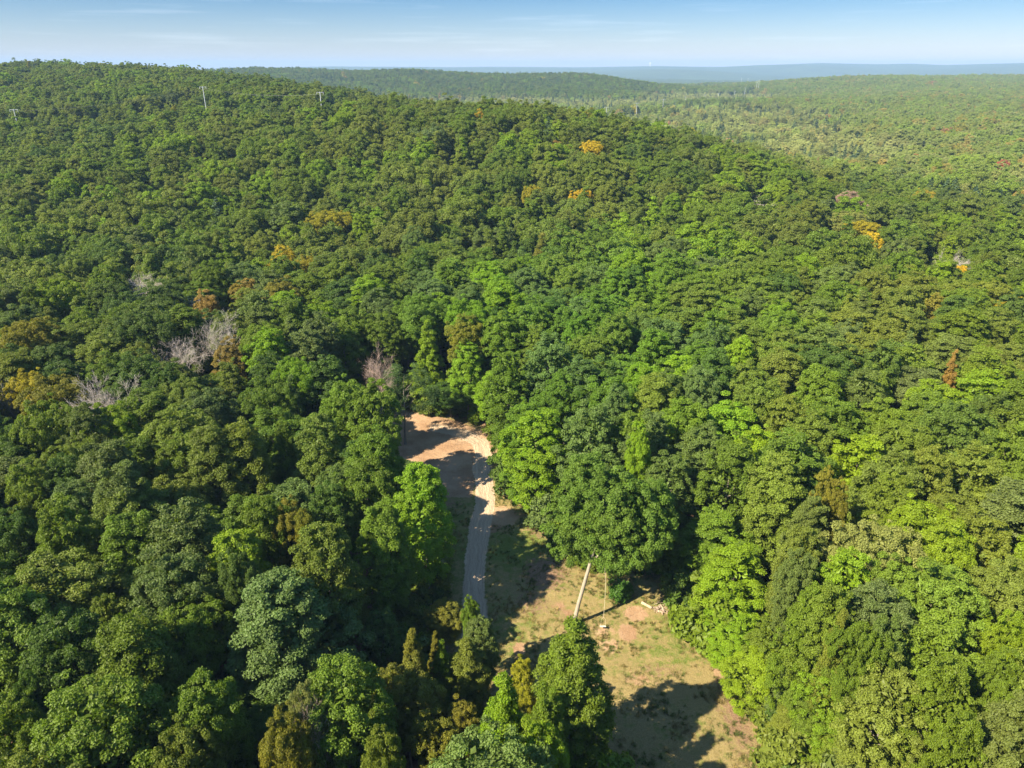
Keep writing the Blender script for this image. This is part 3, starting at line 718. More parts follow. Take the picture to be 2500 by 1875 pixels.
# visibility skyline culling for the far forest
def far_points():
    pts = []
    d = 0
    out = []
    def region(r0, r1, amin, amax, s):
        # jittered hex-like grid in a sector
        xmax = r1
        gx = np.arange(-xmax, xmax, s); gy = np.arange(-r1 if amax > 90 else 0, r1, s * 0.87)
        X, Y = np.meshgrid(gx, gy); X = X + (np.arange(len(gy)) % 2)[:, None] * s * 0.5
        X = X.ravel() + rng.uniform(-.36, .36, X.size) * s; Y = Y.ravel() + rng.uniform(-.36, .36, Y.size) * s
        r = np.hypot(X, Y); a = np.degrees(np.arctan2(X, Y))
        k = (r >= r0) & (r < r1) & (a > amin) & (a < amax)
        return np.stack([X[k], Y[k]], 1), s
    for r0, r1, s in ((190, 420, 10.0), (420, 700, 10.8), (700, 1000, 10.8), (1000, 1400, 10.6), (1400, 1900, 10.0), (1900, 2500, 11.5), (2500, 3300, 13.5)):
        w = 49.5 if r0 < 1300 else 42
        p, s = region(r0, r1, -w, w, s); out.append(np.column_stack([p, np.full(len(p), s)]))
    return np.concatenate(out)
FAR = far_points()

LIT = [on_z(*q) for q in [(1222,1262),(1195,1278),(1270,1350),(1300,1335),(1190,1092),(1200,1072),(1370,1480),(1345,1500),(1010,1035),(1085,1028),(1175,1330),(1160,1455),(1110,1210),(1040,1110)]]
TANS = math.tan(R(SUN_EL)); SH_ = Vector((SUN_DIR.x, SUN_DIR.y)).normalized()
# near random fill by dart throwing
cell = 6.0; gridh = {}
def gkey(x, y): return (int(math.floor(x / cell)), int(math.floor(y / cell)))
def gadd(x, y, r): gridh.setdefault(gkey(x, y), []).append((x, y, r))
for T in trees: gadd(T.x, T.y, T.rad)
for b in blocks: gadd(b[0], b[1], b[2])
NR = 196
cand = rng.uniform([-NR, -60], [NR, NR], (60000, 2)); cand = cand[np.hypot(cand[:, 0], cand[:, 1]) < NR]
ca = np.degrees(np.arctan2(cand[:, 0], cand[:, 1])); cand = cand[(np.abs(ca) < 48) | (np.hypot(cand[:, 0], cand[:, 1]) < 75)]
cz = height(cand[:, 0], cand[:, 1]); cpd = poly_dist(cand[:, 0], cand[:, 1], clear_poly); ctd = near_track_clear(cand[:, 0], cand[:, 1])
codes = list('MOBDLG'); 
def pick_code(x, y):
    az = math.degrees(math.atan2(x, y))
    right = (az + 36) / 72
    p = {'M': .34, 'O': .20 + .14 * right, 'B': .18 - .06 * right, 'D': .20 - .12 * right, 'L': .08 + .08 * right, 'G': .004}
    s = sum(p.values()); u = rnd.random() * s
    for k, v in p.items():
        u -= v
        if u <= 0: return k
    return 'M'
for i in range(len(cand)):
    x, y = cand[i]
    rad = (3.0 + 2.2 * rng.beta(2, 2)) * (1 + 0.18 * max(0, min(1, (math.hypot(x, y) - 110) / 80)))
    if cpd[i] < rad * 0.55 + 0.4 or ctd[i] < 3.0: continue
    ok = True; k0 = gkey(x, y)
    for a in (-2, -1, 0, 1, 2):
        for b in (-2, -1, 0, 1, 2):
            for (qx, qy, qr) in gridh.get((k0[0] + a, k0[1] + b), ()):
                m_ = 0.74 * (rad + qr)
                if (qx - x) ** 2 + (qy - y) ** 2 < m_ * m_: ok = False; break
            if not ok: break
        if not ok: break
    if not ok: continue
    Ht = 17.5 + 5.0 * rng.beta(2, 2)
    if -26 < x < 0 and 44 < y < 78: Ht = rng.uniform(8, 12)
    elif -48 < x < -6 and 66 < y < 112: Ht = rng.uniform(13.5, 16.5)
    for q_ in blocks[:14]:
        if q_[1] < 220 and abs(x - q_[0] * y / q_[1]) < q_[2] + 2.5 and 0 < q_[1] - y < 15: Ht = min(Ht, 14.0)
    for q_ in LIT:
        L_ = (x - q_[0]) * SH_.x + (y - q_[1]) * SH_.y; pr_ = abs((x - q_[0]) * SH_.y - (y - q_[1]) * SH_.x)
        if pr_ < rad * .7 and 0 < L_ < 32: Ht = min(Ht, max(L_ - rad * .6, 0) * TANS)
    if Ht < 6: continue
    if y > 5:
        px, v, dep = project(x, y, cz[i] + Ht)
        # do not stand in front of the open ground
        pr_ = rad / dep * F * 0.8
        if poly_dist(np.array([px, px - pr_, px + pr_]), np.array([v, v + pr_ * 1.2, v + pr_ * 1.2]), vis_px).min() < 0:
            Ht = 11.5; px, v, dep = project(x, y, cz[i] + Ht)
            if poly_dist(np.array([px, px - pr_, px + pr_]), np.array([v, v + pr_, v + pr_]), vis_px).min() < 0: continue
    T = Tree(); T.x, T.y, T.z, T.rad, T.Ht = float(x), float(y), float(cz[i]), float(rad), float(Ht)
    T.code = pick_code(x, y); T.col = colour(T.code); T.shape = rnd.choice(['round', 'round', 'round', 'tall', 'tall', 'spreading']); T.var = rnd.choice(BY[T.shape]); T.rot = rnd.uniform(0, 6.28)
    T.label = None; T.hand = False; T.special = False
    trees.append(T); gadd(x, y, rad)

for T in trees:
    T.col[0] *= 1.0 + 0.07 * max(0.0, min(1.0, (math.degrees(math.atan2(T.x, max(T.y, 1))) + 5) / 35)); T.col[:3] *= 0.94 + 0.18 * max(0.0, min(1.0, (math.degrees(math.atan2(T.x, max(T.y, 1))) + 25) / 50))
def fresh(x, y):       # the fresher green stand of maples behind and beside the clearing
    return np.exp(-((np.asarray(x) - 12 - (np.asarray(y) - 100) * .15) / 42.0) ** 2 - ((np.asarray(y) - 145) / 75.0) ** 2)
for T in trees:
    if not T.special: k_ = float(fresh(T.x, T.y)); T.col[0] *= 1 - .10 * k_; T.col[1] *= 1 + .14 * k_
_pd = poly_dist(np.array([T.x for T in trees]), np.array([T.y for T in trees]), clear_poly)
for T, d_ in zip(trees, _pd):
    if d_ < 7.5 and T.x > -1 and T.y > 36 and T.shape in ('round', 'tall', 'spreading'): T.shape = 'full'; T.var = rnd.choice(BY['full'])
# which trees are individuals: those in frame that show largest
for T in trees:
    px, v, dep = project(T.x, T.y, T.z + T.Ht * 0.8)
    T.px, T.v = project(T.x, T.y, T.z + T.Ht)[:2]; T.dep = dep
    T.inframe = dep > 0 and -40 < px < 2540 and T.v < 1990 and T.y > 5
    T.size = T.rad / max(dep, 1)
vis = sorted([T for T in trees if T.inframe and not T.special], key=lambda T: -T.size)
n_ind = 300 - 1 - sum(1 for T in trees if T.special)
singles = [T for T in trees if T.special] + vis[:n_ind]
sid = set(id(T) for T in singles)
rest = [T for T in trees if id(T) not in sid]

def place_tree(T, name='broadleaf_tree'):
    e = bpy.data.objects.new(name, None); COL.objects.link(e); e.location = (T.x, T.y, T.z); e.rotation_euler = (0, 0, T.rot); e.empty_display_size = 1
    sh, rd, cm, tm = VAR[T.var]
    sc = (T.rad / rd, T.rad / rd, T.Ht / 20.0)
    c = link('crown', cm, e); c.scale = sc; c['tcol'] = [float(q) for q in T.col]
    t = link('trunk', tm, e); t.scale = (min(sc[0], 1.3), min(sc[1], 1.3), sc[2])
    return e, c, t
SHW = {'full': 'low-branched', 'round': 'round', 'tall': 'tall', 'pointed': 'pointed', 'spreading': 'flat'}
proto = {}
# landmarks the other trees are described by: pixel in the photo, short name
LM = [(1400,1600,'pointed foreground maple'),(1470,1250,'big swing tree'),(1004,1545,'narrow golden orange tree'),(985,1720,'wide golden olive tree'),(1042,850,'vivid lime pointed tree'),
      (800,550,'round yellow tree'),(689,615,'bright golden left crown'),(598,715,'orange-brown tree'),(1420,475,'brightest golden crown'),(245,950,'large spreading leafless tree'),
      (425,840,'fanned leafless tree'),(530,800,'pale leafless tree'),(918,890,'brown leafless tree'),(70,940,'yellow tree at the left edge'),(705,1260,'yellowing thin tree'),
      (735,1760,'half bare brown tree'),(2040,1185,'orange and golden pair'),(2060,1310,'slim yellow tree'),(2330,890,'rusty pointed tree'),(2243,950,'pale straw coloured tree'),
      (2345,640,'leafless tree on the right'),(2110,570,'yellow and brown tree'),(1160,1330,'dirt track'),(1010,1080,'dirt pad'),(1620,1500,'log pile'),(1670,1650,'dry grass of the clearing'),
      (0,1875,'bottom left corner'),(2500,1875,'bottom right corner'),(2500,1350,'right edge of the photo'),(2100,1875,'lower right bottom edge'),(0,1350,'left edge of the photo'),
      (345,690,'dense grey leafless tree'),(1552,520,'small upper leafless tree'),(400,1875,'lower left bottom edge')]
def direction(dx, dy):
    a = math.degrees(math.atan2(-dy, dx)) % 360
    return ('right of', 'above right of', 'behind', 'above left of', 'left of', 'below left of', 'in front of', 'below right of')[int((a + 22.5) // 45) % 8]
groups_ = {}
for T in singles:
    T.e, c, t = place_tree(T)
    if T.var not in proto: proto[T.var] = (c, t)
    if T.label: set_tag(T.e, T.label, 'tree', 'broadleaf trees of the forest'); continue
    ds = sorted((math.hypot(T.px - l[0], T.v + 50 - l[1]), l) for l in LM)
    l = ds[0][1]
    T.size_w = 'large' if T.rad > 4.0 else ('small' if T.rad < 2.8 else 'medium')
    key = (T.size_w, PAL[T.code][1], SHW[T.shape], direction(T.px - l[0], T.v + 50 - l[1]), l[2]); groups_.setdefault(key, []).append((ds[0][0], id(T), T))
ORD = ['nearest', 'second nearest', 'third nearest', 'fourth nearest', 'fifth nearest', 'sixth nearest', 'seventh nearest', 'eighth nearest']
for key, lst in groups_.items():
    lst.sort(key=lambda q: q[0])
    for i, (_, _, T) in enumerate(lst):
        pre = (ORD[i].replace(' nearest', '') + ' ' if i else 'nearest ') if len(lst) > 1 else ''
        set_tag(T.e, '%s%s %s %s tree %s the %s' % (pre, key[0], key[1], key[2], key[3], key[4]), 'tree', 'broadleaf trees of the forest')
print('individual trees', len(singles), 'rest near', len(rest))

# ------------------------------------------------------------------ far forest: positions, colours
fx, fy, fs = FAR[:, 0], FAR[:, 1], FAR[:, 2]
fr = np.hypot(fx, fy)
keep = fr > 190
for T in trees:       # leave room for the hand-placed ones further out
    if T.y > 170:
        keep &= np.hypot(fx - T.x, fy - T.y) > T.rad + 3.6
for b in blocks:
    keep &= np.hypot(fx - b[0], fy - b[1]) > b[2] + 4.5
rdst, rside = dist_line(fx, fy, route)
keep &= rdst > 9 + 4 * vnoise(fx, fy, 40, 9) + 7 * (fx < -200) + 12 * (fy > 2100)
fx, fy, fs, fr = fx[keep], fy[keep], fs[keep], fr[keep]
fz = height(fx, fy)
# drop trees that no nearby viewpoint can see (hidden well behind a crest)
az = np.degrees(np.arctan2(fx, fy)); ab = np.clip(((az + 50) / 0.5).astype(int), 0, 199)
order = np.argsort(fr); hor = np.full(200, -9.0); kv = np.zeros(len(fx), bool)
el = (fz + 16 - CAMZ) / fr
for i in order:
    a = ab[i]; h_ = hor[a]
    if el[i] > h_ - 0.010 - 9.0 / fr[i]: kv[i] = True
    if el[i] > hor[a]:
        hor[a] = hor[a] + (el[i] - hor[a]) * 0.5
fx, fy, fs, fr, fz, az = fx[kv], fy[kv], fs[kv], fr[kv], fz[kv], az[kv]
nF = len(fx); print('far trees', nF)
u = rng.uniform(size=nF)
valley = sstep(-4.0, -7.0, fz) * sstep(420, 620, fr)
rightv = sstep(8, 25, az) * sstep(330, 480, fr)
ridge2 = sstep(1500, 1700, fr) * (az < 12)
patch = vnoise(fx, fy, 55, 21) * .6 + vnoise(fx, fy, 20, 22) * .4
def pick_arr():
    n = nF; code = np.empty(n, 'U1')
    w = rng.uniform(size=n) * 0.7 + (patch - 0.5) * 0.9 + 0.15
    code[:] = 'M'
    code[w < 0.62] = 'O'; code[w < 0.40] = 'M'; code[w < 0.22] = 'B'; code[w < 0.10] = 'D'; code[w > 0.80] = 'L'
    far_olive = (u < 0.30) & (fr < 900); code[far_olive & (az < 8)] = 'O'
    k = rng.uniform(size=n)
    code[(k < 0.010)] = 'G'; code[(k > 0.996)] = 'A'; code[(k > 0.9985)] = 'Y'
    vv = np.maximum(valley, rightv)
    k2 = rng.uniform(size=n)
    code[(k2 < 0.16 * vv)] = 'P'; code[(k2 > 1 - 0.09 * vv)] = 'G'; code[(k2 > 1 - 0.05 * vv)] = 'A'; code[(k2 > 1 - 0.005 * vv)] = 'R'
    return code
fcode = pick_arr()
lut = np.array([PAL[c][0] for c in fcode])
lut[:, :3] *= rng.uniform(0.86, 1.15, (nF, 1)); lut[:, 0] *= rng.uniform(0.94, 1.07, nF); lut[:, 2] *= rng.uniform(0.8, 1.25, nF)
lut[:, :3] *= (1 + 0.75 * np.maximum(valley, rightv * .55))[:, None]
k_ = fresh(fx, fy); lut[:, 0] *= 1 - .10 * k_; lut[:, 1] *= 1 + .14 * k_
# marsh edge of the valley: drier, paler trees
dry = (valley * np.maximum(sstep(.42, .56, vnoise(fx, fy, 160, 31)), 0.9 * sstep(480, 560, fr) * (1 - sstep(900, 1250, fr)) * sstep(.3, .45, vnoise(fx, fy, 70, 32))))[:, None]
tgt = np.array([0.36, 0.33, 0.15]); lut[:, :3] = lut[:, :3] * (1 - 0.6 * dry) + tgt * 0.6 * dry
pale = (np.maximum(valley, rightv * .8) * 0.5)[:, None]; lut[:, :3] = lut[:, :3] * (1 - pale) + np.array([0.235, 0.27, 0.095]) * pale
fht = np.where(valley > .5, rng.uniform(9, 16, nF), 14.5 + 8 * rng.beta(2, 2, nF))
frad = fs * 0.60 * rng.uniform(0.66, 1.36, nF)
tallv = (valley > .5) & (rng.uniform(size=nF) < .25); frad[tallv] *= 0.75; fht[tallv] *= 1.15; frad = frad * (1 - 0.06 * valley); lut[:, :3] *= (1 + (rng.uniform(-.32, .32, nF) * valley))[:, None]
conif = (rng.uniform(size=nF) < (0.010 + 0.06 * np.maximum(valley, rightv))) & (fr > 260)
conif |= (rng.uniform(size=nF) < 0.75) & (np.hypot(fx - at_Y(2390, 470, 330)[0], fy - 330) < 22)
blueish = np.array([0.095, 0.150, 0.080, 0])
lut[conif] = blueish * np.column_stack([rng.uniform(.7, 1.2, conif.sum())] * 4)

def point_cloud(name, X, Y, Z, sc, rot, col, var, protos, kindlabel, label, cat):
    me = bpy.data.meshes.new(name); n = len(X)
    me.vertices.add(n); me.vertices.foreach_set('co', np.stack([X, Y, Z], 1).astype(np.float32).ravel())
    a = me.attributes.new('inst_scale', 'FLOAT_VECTOR', 'POINT'); a.data.foreach_set('vector', np.asarray(sc, np.float32).ravel())
    a = me.attributes.new('inst_rot', 'FLOAT_VECTOR', 'POINT'); rr = np.zeros((n, 3), np.float32); rr[:, 2] = rot; a.data.foreach_set('vector', rr.ravel())
    a = me.attributes.new('tcol', 'FLOAT_COLOR', 'POINT'); a.data.foreach_set('color', np.asarray(col, np.float32).ravel())
    a = me.attributes.new('inst_id', 'INT', 'POINT'); a.data.foreach_set('value', np.asarray(var, np.int32))
    o = link(name, me)
    g = bpy.data.node_groups.new(name + '_nodes', 'GeometryNodeTree')
    g.interface.new_socket(name='Geometry', in_out='INPUT', socket_type='NodeSocketGeometry'); g.interface.new_socket(name='Geometry', in_out='OUTPUT', socket_type='NodeSocketGeometry')
    N = g.nodes; gi = N.new('NodeGroupInput'); go = N.new('NodeGroupOutput'); iop = N.new('GeometryNodeInstanceOnPoints')
    m2p = N.new('GeometryNodeMeshToPoints'); g.links.new(gi.outputs[0], m2p.inputs['Mesh'])
    jn = N.new('GeometryNodeJoinGeometry')
    for parts in protos:
        jj = N.new('GeometryNodeJoinGeometry')
        for ob in parts:
            oi = N.new('GeometryNodeObjectInfo'); oi.transform_space = 'ORIGINAL'; oi.inputs['Object'].default_value = ob
            g.links.new(oi.outputs['Geometry'], jj.inputs[0])
        gt = N.new('GeometryNodeGeometryToInstance'); g.links.new(jj.outputs[0], gt.inputs[0]); g.links.new(gt.outputs[0], jn.inputs[0])
    def na(nm, ty):
        q = N.new('GeometryNodeInputNamedAttribute'); q.data_type = ty; q.inputs[0].default_value = nm; return [s for s in q.outputs if s.enabled][0]
    g.links.new(m2p.outputs[0], iop.inputs['Points']); g.links.new(jn.outputs[0], iop.inputs['Instance'])
    iop.inputs['Pick Instance'].default_value = True
    g.links.new(na('inst_id', 'INT'), iop.inputs['Instance Index']); g.links.new(na('inst_scale', 'FLOAT_VECTOR'), iop.inputs['Scale'])
    e2r = N.new('FunctionNodeEulerToRotation'); g.links.new(na('inst_rot', 'FLOAT_VECTOR'), e2r.inputs[0]); g.links.new(e2r.outputs[0], iop.inputs['Rotation'])
    g.links.new(iop.outputs[0], go.inputs[0])
    md = o.modifiers.new('scatter', 'NODES'); md.node_group = g
    set_tag(o, label, cat, None, 'stuff'); return o
pv = sorted(proto); pro = [proto[k] for k in pv]
b_ = ~conif
nx_ = np.array([T.x for T in rest]); ny_ = np.array([T.y for T in rest]); nz_ = np.array([T.z for T in rest])
X = np.concatenate([fx[b_], nx_]); Y = np.concatenate([fy[b_], ny_]); Z = np.concatenate([fz[b_], nz_])
rad = np.concatenate([frad[b_], [T.rad for T in rest]]); ht = np.concatenate([fht[b_], [T.Ht for T in rest]])
col = np.concatenate([lut[b_], np.array([T.col for T in rest])])
su = np.maximum(rad / 3.7, ht / 20.0)          # wide crowns keep their dome shape: only their top 20 m or so stand above the ground
farm = np.hypot(X, Y) > 188
sc = np.where(farm[:, None], np.stack([np.maximum(rad / 3.7, su * .85), np.maximum(rad / 3.7, su * .85), su], 1), np.stack([rad / 3.7, rad / 3.7, ht / 20.0], 1))
Z = np.where(farm, Z + ht - 20.0 * su, Z)
VARID = rng.integers(0, len(pro), len(X))
point_cloud('broadleaf_forest', X, Y, Z - 0.3, sc, rng.uniform(0, 6.28, len(X)), col, VARID, pro, 'stuff',
            'broadleaf forest covering the slopes and the valley beyond the nearest trees', 'forest')

# conifers: a few single pines on the right, the far ones scattered as stuff
con = [(make_conifer(18, 3.4, 301), make_trunk(17.5, 311, r0=.2, z_crown=6, rad=1.0, limbs=0)), (make_conifer(18, 2.9, 302), make_trunk(17.5, 312, r0=.2, z_crown=6, rad=1.0, limbs=0))]
con_objs = []
for k, (px, v, w, lab) in enumerate([(2385,455,46,'soft blue-green pine at the foot of the slope near the right edge'), (2445,462,44,'second blue-green pine right beside the softer one at the right edge'),
                                     (2330,440,34,'narrow blue-green pine left of the two wide ones'), (2095,322,24,'dark blue-green pine in the right valley'),
                                     (2305,360,34,'wide dark pine in the valley right of the red tree'), (2165,310,20,'small dark pine in the middle of the right valley')]):
    r_ = solve_xy(px, v, 17.0)
    if r_ is None: continue
    e = bpy.data.objects.new('pine_tree', None); COL.objects.link(e); e.location = r_; e.rotation_euler = (0, 0, k * 1.3)
    c = link('crown', con[k % 2][0], e); t = link('trunk', con[k % 2][1], e)
    rd = w / F * project(r_[0], r_[1], r_[2] + 10)[2] * .5
    s_ = (rd / 3.2, rd / 3.2, 17 / 18); c.scale = s_; t.scale = (1, 1, 17 / 18); c['tcol'] = [0.060, 0.115, 0.070, 0.0]
    set_tag(e, lab, 'pine tree', 'pines at the foot of the right slope'); con_objs.append((c, t))
k_ = conif
point_cloud('conifer_forest', fx[k_], fy[k_], fz[k_], np.stack([frad[k_] / 3.6, frad[k_] / 3.6, rng.uniform(.8, 1.25, k_.sum())], 1), rng.uniform(0, 6.28, k_.sum()), lut[k_],
            rng.integers(0, 2, k_.sum()), con_objs[:2], 'stuff', 'dark blue-green conifers sprinkled through the valley woodland', 'conifers')

# ------------------------------------------------------------------ bare trees
bare_mesh = {}
def bare(name, Ht, width, mat, vase, seed, x, y, z, lab):
    M_ = DEAD_GREY if mat == 'g' else DEAD_BROWN
    tm, bm_ = make_bare(Ht, width * .5, seed, M_, vase)
    e = bpy.data.objects.new(name, None); COL.objects.link(e); e.location = (x, y, z); e.rotation_euler = (0, 0, seed * 1.7)
    link('trunk', tm, e); b = link('branches', bm_, e)
    co = np.empty(len(bm_.vertices) * 3, np.float32); bm_.vertices.foreach_get('co', co); co = co.reshape(-1, 3)
    wx = np.percentile(np.hypot(co[:, 0], co[:, 1]), 97); k = width * .58 / wx; kz = Ht / co[:, 2].max()
    b.scale = (k, k, kz)
    set_tag(e, lab, 'bare tree', 'leafless trees in the forest')
for i, b in enumerate(BARE):
    r_ = blocks[i]; dep = project(r_[0], r_[1], r_[3] + b[3] * .8)[2]
    bare('bare_tree', b[3], b[2] / F * dep, b[4], b[5], 400 + i, r_[0], r_[1], r_[3], b[6])

# ------------------------------------------------------------------ the swing tree and the tree in the dirt pad
e = bpy.data.objects.new('broadleaf_tree', None); COL.objects.link(e); e.location = (SW[0], SW[1], 0)
ra = [make_crown('tall', 3.7, 7.6, 22.4, 900, n_clump=330, off=(1.0, 3.4), lobes=7, rough=1.2, raw=True), make_crown('round', 4.1, 8.2, 20.6, 901, n_clump=360, off=(4.9, 1.7), lobes=7, rough=1.3, raw=True),
      make_crown('round', 3.5, 8.8, 18.6, 902, n_clump=260, off=(8.3, 3.2), lobes=6, rough=1.3, raw=True)]
vA = np.concatenate([q[0] for q in ra])
cA = np_mesh('crown', vA, np.arange(len(vA)).reshape(-1, 4), LEAF, attrs={'leaf_var': ('FACE', np.concatenate([q[1] for q in ra])), 'patch': ('FACE', np.concatenate([q[2] for q in ra]))})
tA = Tubes()
tA.add([(0, 0, -.3), (0.05, 0.02, .4), (.55, .1, 3.5), (1.3, .3, 7.2), (2.3, .9, 11.5), (3.6, 1.8, 15.5), (4.4, 2.4, 19.5)], [.46, .29, .25, .22, .18, .12, .05], 10)
for a, z_, L in ((0.2, 9.5, 4.6), (1.2, 10, 3.5), (0.6, 11.5, 3.6), (0.9, 12, 3.0)):
    f = (z_ - 7.5) / 4; p = Vector((1.25 + 1.05 * f, .3 + .6 * f, z_)); e2 = p + Vector((math.cos(a) * L, math.sin(a) * L, L * .55))
    tA.add([p, p.lerp(e2, .5) + Vector((0, 0, .5)), e2], [.16, .11, .04], 6)
cA_o = link('crown', cA, e); cA_o['tcol'] = [0.108, 0.185, 0.020, 0.06]; link('trunk', tA.mesh('trunk', BARK_PALE), e)
set_tag(e, 'big green maple with a bare leaning pale trunk at the edge of the grass clearing', 'tree', 'broadleaf trees of the forest')
e = bpy.data.objects.new('broadleaf_tree', None); COL.objects.link(e); e.location = (PAD[0], PAD[1], 0)
cP = make_crown('round', 4.2, 6.0, 15.5, 901, n_clump=130, per=80, lobes=7, clump_r=.7, off=(.6, 1.5), core=False)
c_ = link('crown', cP, e); c_['tcol'] = [0.07, 0.12, 0.03, 0.0]; link('trunk', make_trunk(15.5, 77, r0=.26, z_crown=6, rad=3.6, lean=(.4, .8), mat=BARK, limbs=12), e)
set_tag(e, 'dark thin-crowned tree on a tall bare trunk standing in the dirt pad', 'tree', 'broadleaf trees of the forest')

# ------------------------------------------------------------------ shrub in the clearing, undergrowth from it
sx, sy = on_z(1514, 1462)
sh_c = make_crown('round', 1.25, 0.15, 2.0, 950, n_clump=50, per=60, leaf=.20, clump_r=.36, lobes=4)
e = bpy.data.objects.new('shrub', None); COL.objects.link(e); e.location = (sx, sy, 0)
sc_o = link('foliage', sh_c, e); sc_o['tcol'] = [0.07, 0.16, 0.018, 0.0]; st_o = link('stem', make_trunk(1.6, 951, r0=.05, z_crown=.4, rad=.8, limbs=5), e)
set_tag(e, 'small round bright green shrub beside the trunk shadow in the clearing', 'shrub')
# low growth beneath the trees and along the clearing edge
U = rng.uniform([-120, 18], [120, 200], (9000, 2)); ua = np.degrees(np.arctan2(U[:, 0], U[:, 1])); U = U[np.abs(ua) < 44]
ud = poly_dist(U[:, 0], U[:, 1], clear_poly); utr = near_track_clear(U[:, 0], U[:, 1])
k = (ud > 0.6) & (utr > 2.6) & ((rng.uniform(size=len(U)) < 0.30) | (ud < 5)); U = U[k]; ud = ud[k]
hU = rng.uniform(1.2, 3.6, len(U)) + np.where(ud < 6, rng.uniform(0, 2.0, len(U)), 0) * (U[:, 0] > 0)
uc = np.array([colour(rnd.choice('MDOBMLO')) for _ in range(len(U))])
point_cloud('undergrowth', U[:, 0], U[:, 1], height(U[:, 0], U[:, 1]), np.stack([hU * .55, hU * .55, hU * .5], 1) * rng.uniform(.8, 1.2, (len(U), 1)), rng.uniform(0, 6.28, len(U)), uc,
            np.zeros(len(U), int), [(sc_o, st_o)], 'stuff', 'leafy undergrowth beneath the trees and along the clearing edge', 'undergrowth')

# grass tufts and weeds in the clearing
def tuft_mesh():
    r = np.random.default_rng(5); n = 34; V = []
    for i in range(n):
        a = r.uniform(0, 6.28); b = r.uniform(0, .22); p = np.array([math.cos(a) * b, math.sin(a) * b, 0]); l = r.uniform(.14, .34); ln = np.array([math.cos(a), math.sin(a), 0]) * r.uniform(.05, .2)
        sd_ = np.array([-math.sin(a), math.cos(a), 0]) * .018
        V += [p - sd_, p + sd_, p + ln * .6 + sd_ * .7 + [0, 0, l * .7], p + ln + [0, 0, l]]
    return np_mesh('grass_tuft', np.array(V), np.arange(n * 4).reshape(-1, 4), LEAF, attrs={'leaf_var': ('FACE', r.uniform(0, 1, n)), 'patch': ('FACE', np.zeros(n))})
G = rng.uniform([-30, 36], [34, 112], (26000, 2)); gd = poly_dist(G[:, 0], G[:, 1], clear_poly); gt = near_track_clear(G[:, 0], G[:, 1])
def bl(px, v, r_): return blob(G[:, 0], G[:, 1], px, v, r_, r_)
padp = np.array([on_z(*p) for p in [(935,1003),(1040,1010),(1115,1028),(1200,1066),(1218,1095),(1200,1128),(1165,1150),(1152,1225),(1075,1225)]] + [(-20, 93), (-29, 106), (-33, 118), (-31, 132)])
bare_ = np.maximum.reduce([bl(1222, 1262, 2.6), bl(1552, 1497, 1.5), bl(1532, 1545, 1.5), bl(1388, 1500, 1.6), bl(1268, 1585, 1)])
dens = sstep(.38, .62, vnoise(G[:, 0], G[:, 1], 2.2, 44) * .6 + vnoise(G[:, 0], G[:, 1], .8, 45) * .4)
k = (gd < 1.0) & (gt > 1.7) & (poly_dist(G[:, 0], G[:, 1], padp) > .5) & (bare_ < .4) & (rng.uniform(size=len(G)) < dens * .8); G = G[k]
tuft = link('grass_tuft', tuft_mesh(), None, (on_z(1600, 1560)[0], on_z(1600, 1560)[1], 0.02)); tuft['tcol'] = [.14, .19, .04, 0.0]
set_tag(tuft, 'green grass tuft among the dry grass right of the bare pink soil patch', 'grass tuft')
gn = vnoise(G[:, 0], G[:, 1], 4.5, 46) * .6 + rng.uniform(0, .4, len(G))
gcol = np.where(gn[:, None] > .5, np.array([[.26, .205, .085, 0]]), np.array([[.105, .14, .03, 0]])) * rng.uniform(.75, 1.25, (len(G), 1))
point_cloud('meadow_grass', G[:, 0], G[:, 1], height(G[:, 0], G[:, 1]) - .02, np.ones((len(G), 3)) * rng.uniform(.6, 1.25, (len(G), 1)), rng.uniform(0, 6.28, len(G)), gcol,
            np.zeros(len(G), int), [(tuft,)], 'stuff', 'short green and straw coloured grass growing in the clearing', 'grass')

# ------------------------------------------------------------------ rope swing
wx_, wy_ = on_z(1472, 1529, 0.55)
e = bpy.data.objects.new('rope_swing', None); COL.objects.link(e); e.location = (wx_, wy_, 0)
T = Tubes(); T.add([(0, 0, 2.0), (0.03, 0.02, 4.5), (0.0, 0.1, 7.5), (-.25, .5, 9.8)], [.018] * 4, 6); link('rope', T.mesh('rope', ROPE), e)
for s_ in (-1, 1):
    T = Tubes(); T.add([(0, 0, 2.0), (.26 * s_, 0, 1.7), (.30 * s_, 0, .55)], [.015, .015, .015], 6); link('seat_rope', T.mesh('seat_rope', ROPE), e)
bm = bmesh.new(); bmesh.ops.create_cube(bm, size=1); bmesh.ops.scale(bm, vec=(.78, .26, .05), verts=bm.verts); bmesh.ops.bevel(bm, geom=bm.edges[:], offset=.012, segments=2, affect='EDGES')
me = bpy.data.meshes.new('seat'); bm.to_mesh(me); bm.free(); me.materials.append(SEATM); s_o = link('seat', me, e, (0, 0, .55))
set_tag(e, 'rope swing with a board seat hanging from the big maple over the grass', 'swing')

